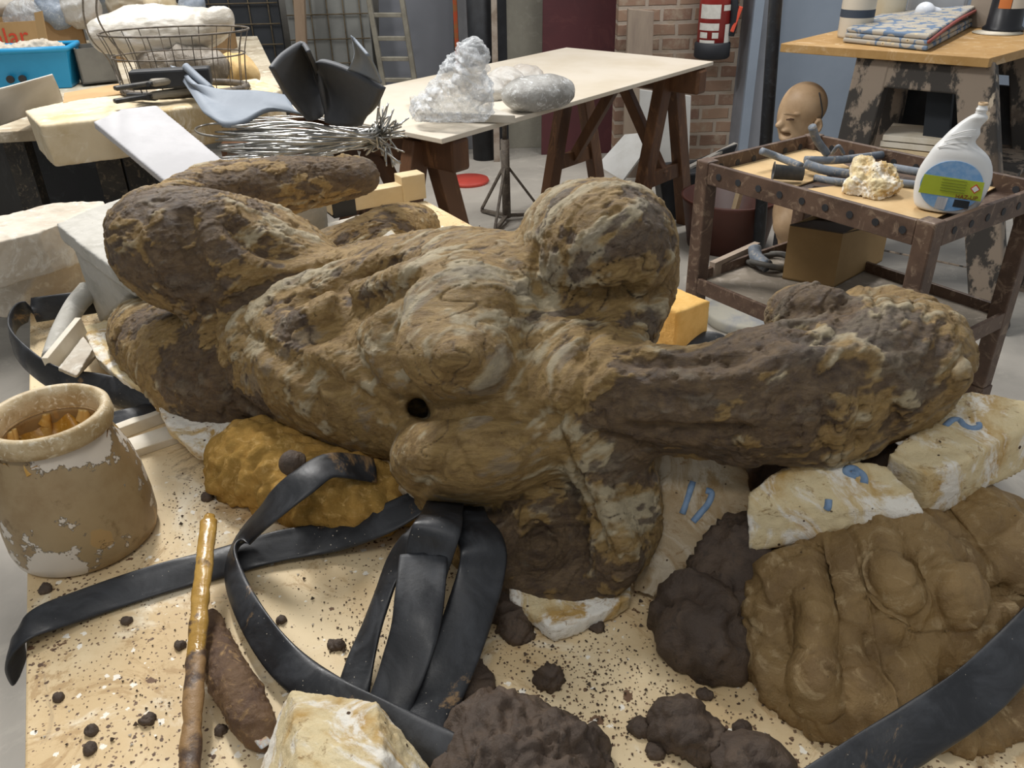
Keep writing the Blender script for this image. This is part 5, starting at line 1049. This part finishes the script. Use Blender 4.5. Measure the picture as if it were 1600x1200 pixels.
# ------------------------------------------------------------------ perforated tool cart
ZC = .79
k1, k2, k3 = P(1088, 250, ZC), P(1270, 207, ZC), P(1462, 352, ZC); ex = k3-k1; ey = k2-k1; k4 = k3+ey
L1, L2 = np.linalg.norm(ex), np.linalg.norm(ey); ux, uy = ex/L1, ey/L2
M['cart_steel'] = mat('cart_steel', '5e4a3d', '4c3b31', '7d6a59', scale=9, rough=.5, bump=.3, spots=[(40, .08, '9c8b76')])
def cart():
    root = empty('steel_cart', (k1+k4)/2*[1, 1, 0], 'brown steel cart with perforated rim, two shelves, at the right', 'cart'); m = M['cart_steel']; W = .045; o_ = W/2
    for c, dx, dy in ((k1, 1, 1), (k2, 1, -1), (k3, -1, 1), (k4, -1, -1)):
        b = c+ux*dx*o_+uy*dy*o_; leg = G().box((b[0], b[1], (ZC+.22)/2), (W, W, ZC-.22+.004), rz=math.atan2(ux[1], ux[0])).obj('leg', m, root, bevel=.004)
        G().box((b[0], b[1], .14), (W*1.15, W*1.15, .155), rz=math.atan2(ux[1], ux[0])).obj('caster_fork', m, leg, bevel=.004); G().cyl(b*[1, 1, 0]+ux*.02+[0, 0, .045], b*[1, 1, 0]-ux*.02+[0, 0, .045], .045, n=20).obj('wheel', M['black_iron'], leg, True)
    holes = M['black_iron']
    for a, d, L, n_ in ((k1, ux, L1, uy), (k2, ux, L1, -uy), (k1, uy, L2, ux), (k3, uy, L2, -ux)):
        rail = G().bar(a+d*W+n_*.008+[0, 0, -.03], a+d*(L-W)+n_*.008+[0, 0, -.03], .014, .058).obj('rail', m, root, bevel=.002)
        k = 9 if L > .6 else 6
        for i in range(k):
            p = a+d*(W+(L-2*W)*(i+.6)/k)+[0, 0, -.03]; G().cyl(p-n_*.0008, p+n_*.0165, .009, n=14).obj('hole', holes, rail)
    tp = ZC-.045; G().prism([k1+ux*.01+uy*.01, k3-ux*.01+uy*.01, k4-ux*.01-uy*.01, k2+ux*.01-uy*.01], (0, 0, -.006)).obj('tray', m, root).location.z -= .045
    zl = .42; off = np.array([0, 0, zl-ZC])
    G().prism([k1+ux*.01+uy*.01+off, k3-ux*.01+uy*.01+off, k4-ux*.01-uy*.01+off, k2+ux*.01-uy*.01+off], (0, 0, -.008)).obj('lower_shelf', mat('shelf_dusty', '8f8577', '7e7568', 'a0968a', scale=5, rough=.8), root)
    for a, d, L, n_ in ((k1, ux, L1, uy), (k2, ux, L1, -uy), (k1, uy, L2, ux), (k3, uy, L2, -ux)):
        G().bar(a+off+d*W+n_*.006+[0, 0, .008], a+off+d*(L-W)+n_*.006+[0, 0, .008], .012, .045).obj('lower_rail', m, root, bevel=.002)
cart()
def C3(u, v, z=0): return k1+ex*u+ey*v+[0, 0, -.045+z]
def onz(x, y, z): return P(x, y, z)
ZT = ZC-.045
for lab, px in (('kraft cardboard sheet on the cart tray, left', [(1112, 250), (1255, 225), (1330, 262), (1215, 300)]), ('kraft cardboard sheet under the spray bottle', [(1215, 300), (1400, 280), (1560, 290), (1455, 345)])):
    tag(G().prism(Pz([(x, y, ZT+.006+(.003 if 'spray' in lab else 0)) for x, y in px]), (0, 0, -.003)).obj('cardboard_sheet', M['kraft'] if 'kraft' in M else M.setdefault('kraft', mat('kraft', 'cdb083', 'c2a375', scale=5, rough=.85, bump=.1))), lab, 'cardboard')
M['hose_grey'] = mat('hose_grey', '737b85', '5e6670', 'a39a8c', scale=16, rough=.6, bump=.3)
for i, (lab, pts, r) in enumerate([('pale pipe standing out of the cart tray by the mannequin ear', [(1269, 198, ZT+.13), (1276, 218, ZT+.09), (1292, 240, ZT+.045)], .014), ('long grey pipe from the left rim to the middle of the tray', [(1190, 236, ZT+.06), (1215, 245, ZT+.04), (1252, 260, ZT+.03)], .013), ('dark pipe lying left to right behind the plaster lump', [(1258, 250, ZT+.035), (1310, 250, ZT+.03), (1378, 242, ZT+.03)], .014), ('grey pipe widening at its left end, in front of the dark one', [(1258, 256, ZT+.04), (1290, 266, ZT+.03), (1340, 274, ZT+.025)], .016), ('front pipe at the left of the plaster lump', [(1273, 278, ZT+.02), (1310, 284, ZT+.02), (1345, 286, ZT+.02)], .012), ('grey pipe between plaster lump and spray bottle, upper', [(1395, 262, ZT+.025), (1430, 268, ZT+.025), (1460, 272, ZT+.025)], .014), ('grey pipe between plaster lump and spray bottle, lower', [(1395, 284, ZT+.02), (1420, 287, ZT+.02), (1450, 290, ZT+.02)], .012), ('thin bent rod at the back of the cart tray', [(1300, 240, ZT+.04), (1310, 228, ZT+.07), (1318, 240, ZT+.04)], .006)]):
    tag(G().tube(Pz(pts), r*.8, 14).obj('pipe', M['hose_grey'], smooth=True), lab, 'pipe')
a, b = P(1208, 268, ZT+.035), P(1255, 272, ZT+.03); g = G(); d = (b-a)/np.linalg.norm(b-a); x = Vector(d).orthogonal().normalized(); y = Vector(d).cross(x)
n = 28; prof = [(0, .026), (.012, .027), (.04, .02), (1, .018), (1, .014), (.04, .016), (.0, .022)]; L = np.linalg.norm(b-a); v = []
for t, r in prof: v += [Vector(a+d*t*L)+(x*math.cos(6.2832*i/n)+y*math.sin(6.2832*i/n))*r for i in range(n)]
m_ = len(prof); g.add(v, [(k*n+i, k*n+(i+1) % n, ((k+1) % m_)*n+(i+1) % n, ((k+1) % m_)*n+i) for k in range(m_) for i in range(n)])
tag(g.obj('pipe_socket', mat('socket_dark', '3b3d40', '55534f', scale=14, rough=.5), smooth=True), 'dark pipe socket with its open mouth facing left, front left of the tray', 'pipe socket')
lump('plaster_lump', 'jagged cream plaster lump on the cart left of the spray bottle', 'plaster lump', 'plaster_ochre', [(1350, 270, ZT+.05, 20), (1375, 275, ZT+.05, 20), (1340, 290, ZT+.03, 18), (1390, 292, ZT+.03, 18), (1365, 300, ZT+.02, 20), (1350, 256, ZT+.07, 12)], amp=.014, scale=26, h=.003, floor=ZT+.01)
def bottle():
    b = P(1477, 329, ZT+.01); H = up_to(b, 160); root = empty('spray_bottle', b, 'white spray bottle without its head, blue and green label, on the cart', 'bottle')
    vz = b-CAM; vz[2] = 0; vz /= np.linalg.norm(vz); X = np.array([vz[1], -vz[0], 0]); hw = mpp(b)   # X to the right seen from the camera
    # outline: (height fraction, left px, right px) measured from the bottle's foot centre
    rows = [(0, -40, 36), (.03, -46, 40), (.10, -50, 46), (.2, -52, 50), (.3, -52, 53), (.4, -50, 52), (.5, -42, 46), (.57, -38, 36), (.62, -33, 22), (.66, -28, 17), (.70, -24, 20), (.74, -20, 23), (.78, -14, 19), (.82, -9, 22), (.86, -2, 27), (.89, 4, 27), (.905, 9, 22), (.93, 9, 22), (.94, 8, 24), (.955, 8, 24), (.96, 10, 22), (1.0, 10, 22)]
    n = 36; v = []
    for t, l, r in rows:
        cx = (l+r)/2*hw; w_ = (r-l)/2*hw; dp = min(w_*.62, .032) if t < .88 else w_
        for i in range(n):
            a = 2*math.pi*i/n; ca, sa = math.cos(a), math.sin(a); v.append(b+X*(cx+w_*math.copysign(abs(ca)**.85, ca))+vz*(dp*math.copysign(abs(sa)**.8, sa))+[0, 0, H*t])
    k = len(rows); f = [(j*n+i, j*n+(i+1) % n, (j+1)*n+(i+1) % n, (j+1)*n+i) for j in range(k-1) for i in range(n)]+[tuple(range(n))[::-1]]
    body = G().add(v, f).obj('body', mat('white_hdpe', 'd9dad9', 'd2d3d2', scale=3, rough=.35), root, True); s_ = body.modifiers.new('s', 'SUBSURF'); s_.levels = s_.render_levels = 1
    cx = 16*hw; G().lathe(b+X*cx+[0, 0, H*.985], [(6.6*hw, 0), (6.6*hw, H*.02), (5*hw, H*.02), (4.6*hw, -H*.03)], 28, caps=False).obj('mouth', mat('bottle_mouth', 'b79c78', scale=20, rough=.5), root, True)
    for t in (.915, .945): G().lathe(b+X*15.5*hw+[0, 0, H*t], [(6.6*hw, 0), (7.6*hw, H*.006), (6.6*hw, H*.012)], 28, caps=False).obj('neck_thread', body.data.materials[0], root, True)
    for t0 in (.60, .66, .72): G().tube([b+X*(-30+(t0-.6)*120)*hw+[0, 0, H*t0]-vz*.022, b+X*(-12+(t0-.6)*120)*hw+[0, 0, H*(t0+.055)]-vz*.030, b+X*(8+(t0-.6)*60)*hw+[0, 0, H*(t0+.062)]-vz*.024], .0013, 6).obj('grip_groove', body.data.materials[0], root, True)
    # label, a rounded disc band on the front face
    fy = .0335; mb = mat('label_blue', '6f9ccb', '86a9cf', scale=60, rough=.45); mg = mat('label_green', 'a9b83a', 'a2b035', scale=10, rough=.45); md = mat('label_dark', '2c3136', scale=5, rough=.5)
    def Lq(u, t, e=0): return b+X*u*hw+[0, 0, H*t]-vz*(fy+e)
    out = [Lq(43*math.cos(a), .27+.235*math.sin(a)) for a in np.linspace(0, 6.283, 40)[:-1]]
    G().prism(out, vz*.004).obj('label', mb, root)
    lab = G().prism([Lq(-43, .185, .0006), Lq(44, .16, .0006), Lq(43, .335, .0006), Lq(-40, .36, .0006)], vz*.001).obj('label_band', mg, root)
    G().prism([Lq(-17, .05, .0006), Lq(-2, .045, .0006), Lq(0, .16, .0006), Lq(-15, .165, .0006)], vz*.001).obj('barcode', mat('barcode_grey', 'a7abb2', 'c9ccd0', scale=3, stretch=(60, 60, 1), rough=.5), root)
    G().prism([Lq(8, .085, .0006), Lq(30, .078, .0006), Lq(30, .15, .0006), Lq(9, .155, .0006)], vz*.001).obj('label_box', md, root)
    G().prism([Lq(26, .27, .001), Lq(33, .225, .001), Lq(40, .268, .001), Lq(33, .315, .001)], vz*.001).obj('hazard_sign', mat('hazard_red', 'c04a30', scale=9), root)
    G().prism([Lq(28, .27, .0016), Lq(33, .238, .0016), Lq(38, .268, .0016), Lq(33, .30, .0016)], vz*.001).obj('hazard_field', mat('hazard_white', 'd8d8d2', scale=9), root)
    tm = mat('print_red', '7a2f22', scale=9, rough=.6); tg = mat('print_grey', '7d8a2c', scale=9)
    text(root, 'HAZ-UP', Lq(24, .185, .002), X, (0, 0, 1), .013, tm)
    for t in (.33, .30, .275, .25, .225): G().prism([Lq(-14, t, .0018), Lq(20, t-.008, .0018), Lq(20, t-.001, .0018), Lq(-14, t+.007, .0018)], vz*.0008).obj('small_print', tg, root)
bottle()
# lower shelf of the cart
ZL = .42
def carton():
    c0, c1, c2 = P(1222, 435, ZL+.002), P(1302, 450, ZL+.002), P(1378, 408, ZL+.002); h = .165; c3 = c0+(c2-c1)
    root = empty('cardboard_carton', (c0+c2)/2, 'brown cardboard carton on the lower shelf of the cart', 'box'); m = mat('carton', 'a08358', '93774e', scale=3, rough=.8); t = .006
    cen = (c0+c2)/2
    for p, q in ((c0, c1), (c1, c2), (c2, c3), (c3, c0)):
        i0, i1 = p+(cen-p)*.03, q+(cen-q)*.03; G().hexa([p, q, i1, i0]+[w_+[0, 0, h] for w_ in (p, q, i1, i0)]).obj('side', m, root)
    G().prism([c0, c1, c2, c3], (0, 0, .005)).obj('bottom', m, root)
    up = [w_+[0, 0, h] for w_ in (c0, c1, c2, c3)]; mid1 = (up[1]+up[2])/2; mid0 = (up[0]+up[3])/2
    G().prism([up[2], up[3], mid0+[0, 0, .0], mid1], (0, 0, .004)).obj('flap', mat('flap_dark', '4f453b', '5d5246', scale=4), root)
    G().prism([up[0], up[1], mid1+[0, 0, -.02], mid0+[0, 0, -.02]], (0, 0, .004)).obj('flap', mat('flap_dark_b', '4a4037', scale=4), root)
carton()
for i, (lab, r0, z) in enumerate([('rubber hose coil on the lower shelf, left of the carton, larger ring', .075, .012), ('rubber hose coil on the lower shelf, smaller ring on top', .06, .03)]):
    c = P(1205, 408, ZL+z); tag(G().tube([c+[r0*math.cos(a), r0*.8*math.sin(a), .006*math.sin(a*2)] for a in np.linspace(0, 6.283, 14)[:-1]], .008, 10, closed=True).obj('hose_coil', mat('coil_rubber', '4d4b47', '605d57', scale=14), smooth=True), lab, 'hose coil')
c = P(1182, 402, ZL+.035); g = G(); g.tube([c+[0, .03, .02], c, c+[.02, -.05, -.01]], .02, 18); tag(g.obj('pipe_piece', M['hose_grey'], smooth=True), 'short fat pipe piece standing in the hose coil', 'pipe')
tag(G().bar(P(1112, 422, ZL+.02), P(1182, 390, ZL+.02), .02, .05).obj('wooden_batten', mat('batten_grey', 'a09080', '8b7c6d', scale=6)), 'grey wooden batten at the left side of the lower shelf', 'batten')
# ------------------------------------------------------------------ orange-edged table and painted stand on the right
ZO = .95
o0, o1 = P(1220, 68, ZO), P(1547, 91, ZO); dx = (o1-o0); Lx = np.linalg.norm(dx); dx /= Lx; dy = np.array([-dx[1], dx[0], 0])
o2 = o1+(P(1640, 66, ZO)-o1)*1.6; o3 = o0+(P(1305, 48, ZO)-o0)*2.6
tb = empty('workbench', (o0+o1)/2*[1, 1, 0], 'ochre-edged board on a heavy stand with flaking black paint, upper right', 'workbench')
G().prism([o0, o1, o2, o3], (0, 0, -.03)).obj('bench_top', mat('bench_top', 'b08c58', 'a27d48', 'bfa27a', scale=4, rough=.6), tb, bevel=.002)
def peeling():
    t = NT('peeling_paint'); n = t.noise(9, 8, .65, (1, 1, .6)); col = t.mix(t.ramp(n, .47, .53), '37332f', '8a7c6d'); col = t.mix(t.ramp(t.noise(13, 6, .6, (1, 1, .5)), .66, .68), col, 'c0b19b'); col = t.mix(t.ramp(t.noise(4, 5), .55, .65), col, '5d5145')
    t.bump(n, .5, .004); return t.out(col, .7)
pm = peeling()
def post(a, b, w_, h, name): G().bar(a, b, w_, h, side=dx).obj(name, pm, tb, bevel=.006)
zt = ZO-.03
def on_front(x, y, off=.06): return on_plane(x, y, o0+dy*off, dy)
for (x0, x1), off in (((1368, 1335), .06), ((1525, 1532), .06), ((1400, 1375), .55), ((1600, 1610), .55)):
    a = on_front(x0, 100, off); a[2] = zt; 
    b = on_front(x1, 230, off); b = a+(b-a)*(zt/(a[2]-b[2])); post(a, b, .12, .07, 'leg')
a, b = on_front(1368, 118), on_front(1545, 132); a[2] = b[2] = zt-.05; post(a, b, .07, .10, 'crossbeam') 
a2, b2 = on_front(1368, 118, .55), on_front(1600, 118, .55); a2[2] = b2[2] = zt-.05; post(a2, b2, .07, .10, 'crossbeam')
for z_ in (.22,): post(np.array([*on_front(1340, 300)[:2], z_]), np.array([*on_front(1530, 300)[:2], z_]), .06, .09, 'crossbeam')
sh = [on_front(1365, 200), on_front(1600, 215), on_front(1600, 215)+dy*.5, on_front(1365, 200)+dy*.5]
for q in sh: q[2] = zt-.36
G().prism(sh, (0, 0, -.02)).obj('shelf', pm, tb)
G().prism([on_front(1450, 130, .12), on_front(1490, 130, .12), on_front(1480, 230, .12), on_front(1440, 230, .12)], dy*.03).obj('inner_panel', mat('panel_black', '23282e', scale=4), tb)
for i, (m, lab) in enumerate((('blue_bag', 'pale blue board, bottom of the pile inside the stand'), ('wood_pale', 'pale wood board, second in the pile inside the stand'), ('wood_white', 'off-white board, third in the pile inside the stand'), ('wood_white', 'off-white board, top of the pile inside the stand'))):
    p = on_front(1420, 222, .18); p[2] = zt-.36+.012+i*.024; tag(G().box(p+dx*.02, (.20, .22, .02), rz=math.atan2(dx[1], dx[0])+.05*i).obj('board_offcut', M[m], bevel=.001), lab, 'board')
bk = on_front(1405, 120, .62); tag(G().prism([bk+dx*-.12+[0, 0, -.5], bk+dx*.5+[0, 0, -.5], bk+dx*.5, bk+dx*-.12], dy*.02).obj('black_sheet', M['black_iron']), 'black panel closing the back of the painted stand', 'panel')
# things on that bench
def canister(label, x, y, r, h, m, band=None, name='white_canister'):
    c = P(x, y, ZO); R = r*mpp(c); root = empty(name, c, label, 'canister')
    G().lathe(c, [(.0001, 0), (R*.96, 0), (R, .01), (R, h*.9), (R*.9, h*.96), (.0001, h)], 40).obj('body', m, root, True)
    if band: zb = h*band[0]; G().lathe(c+[0, 0, zb], [(R*1.005, 0), (R*1.008, band[1])], 40, caps=False).obj('band', mat('band_navy', '3c4654', scale=8), root, True)
canister('off-white canister with a dark blue band, left on the ochre-edged bench', 1334, 58, 25, .35, mat('canister_white', 'cfc8b9', 'c7bfae', scale=3, rough=.4), (.21, .028))
canister('second off-white canister, right of the banded one', 1382, 40, 26, .35, mat('canister_cream', 'd4ccb8', 'cabfa5', scale=3, rough=.4))
def bbox_px(name, label, x0, y0, x1, y1, z0, h, dyy, m, cat, bevel=.004):
    a, b = P(x0, y0, z0), P(x1, y1, z0); d = b-a; d[2] = 0; d /= np.linalg.norm(d); s = np.array([-d[1], d[0], 0]); return tag(G().prism([a, b, b+s*dyy, a+s*dyy], (0, 0, h)).obj(name, m, bevel=bevel), label, cat)
bbox_px('white_container', 'square white plastic container behind the patterned cloth', 1412, 36, 1505, 38, ZO, .25, .15, mat('container_white', 'b9bfc6', 'aeb4bc', scale=2, rough=.4), 'container', .015)
lump('light_bulb', 'white bulbous object in front of the white container', 'bulb', 'bulb_white', [(1445, 18, PY(1445, 18, 3.62)[2], 14, 1.2, 1), (1462, 22, PY(1462, 22, 3.62)[2], 10)], amp=0.0005, floor=None) if M.setdefault('bulb_white', mat('bulb_white', 'dfe3ea', scale=3, rough=.3)) else 0
bbox_px('wooden_block', 'brown-grey block between white container and black bottle', 1508, 42, 1545, 46, ZO, .13, .12, mat('block_grey', '8d8174', scale=5), 'block')
def cloth():
    t = NT('patterned_cloth'); v = t.vor(24, 'F1').outputs['Distance']; n = t.noise(12, 4)
    col = t.mix(t.ramp(v, .56, .6), 'a7a196', '66788f'); col = t.mix(t.ramp(v, .16, .2, 1, 0), col, 'c0b092'); col = t.mix(t.ramp(v, .07, .1, 1, 0), col, '5f5348'); col = t.mix(t.ramp(n, .58, .66), col, 'a9a39a')
    t.out(col, .9, 0, .2); m = t.m
    a, b, c, d_ = P(1316, 66, ZO+.002), P(1448, 80, ZO+.002), P(1522, 40, ZO+.002), P(1378, 38, ZO+.002)
    root = empty('patterned_cloth', (a+c)/2, 'folded blue and beige flowered cloth on the ochre-edged bench', 'cloth')
    for i, (z, s) in enumerate(((0, 1), (.017, .985), (.034, .97))):
        cen = (a+b+c+d_)/4; q = [cen+(p-cen)*s+[0, 0, z] for p in (a, b, c, d_)]
        if i == 2: q[2] = q[2]+[0, 0, .03]
        G().prism(q, (0, 0, .0165)).obj('fold', m, root, bevel=.007, seg=4)
    G().tube([b+[0, 0, .03], (b+c)/2+[0, 0, .055], c+[0, 0, .06]], .006, 8).obj('hem', mat('cloth_hem', '8a4a44', scale=10), root, True)
cloth()
def tall_bottle():
    c = P(1566, 48, ZO); R = 27*mpp(c); root = empty('black_bottle', c, 'black bottle with orange and white label at the top right corner', 'bottle')
    G().lathe(c, [(.0001, 0), (R*1.08, 0), (R*1.08, .012), (R*.93, .02), (R*.86, .16), (R*.86, .28), (.0001, .30)], 40).obj('body', mat('bottle_black', '1d1e22', scale=3, rough=.35), root, True)
    def band(a0, a1, z0, z1, m):
        v = [c+[R*.9*math.sin(math.radians(a0+(a1-a0)*i/8)), -R*.9*math.cos(math.radians(a0+(a1-a0)*i/8)), z] for z in (z0, z1) for i in range(9)]
        G().add(v, [(i, i+1, 10+i, 9+i) for i in range(8)]).obj('label', m, root, True)
    orr = mat('label_orange', 'd9542f', scale=9, rough=.5); band(-62, 40, .135, .24, orr); band(-62, -20, .085, .12, mat('label_gold', 'c2713a', scale=9)); band(-18, 38, .085, .12, mat('label_pale', 'cfc8bc', scale=9))
tall_bottle()
c = P(1550, 52, ZO); tag(G().lathe(c+[.02, 0, 0], [(.0001, 0), (.085, 0), (.09, .003), (.0001, .004)], 32).obj('white_plate', M['wood_white'], smooth=True), 'thin pale disc under the black bottle', 'disc')
# ------------------------------------------------------------------ groups of repeats
GROUPS = {'rubber_strap': 'rubber straps round the sculpture', 'plaster_mould_piece': 'numbered plaster mould pieces', 'plaster_slab': 'plaster slabs', 'plaster_block': 'thick plaster blocks',
          'clay_lump': 'clay lumps on the work table', 'wooden_batten': 'battens', 'wooden_trestle': 'trestles under the white board', 'plastic_bag': 'plastic bags', 'bag': 'bags heaped on the side table',
          'rubber_sheet': 'curled rubber sheets', 'pipe': 'pipes on the cart tray', 'plaster_lump': 'plaster lumps', 'wire_grid_panel': 'wire grid panels at the back', 'white_board': 'white boards by the far trestle',
          'cardboard_sheet': 'cardboard sheets on the cart tray', 'hose_coil': 'hose coils on the lower shelf', 'board_offcut': 'board offcuts inside the stand', 'white_canister': 'canisters on the bench', 'hand_tool': 'tools in the wire basket'}
for o in COL.objects:
    if o.parent is None and 'label' in o and 'group' not in o:
        b_ = o.name.split('.')[0]
        if b_ in GROUPS: o['group'] = GROUPS[b_]
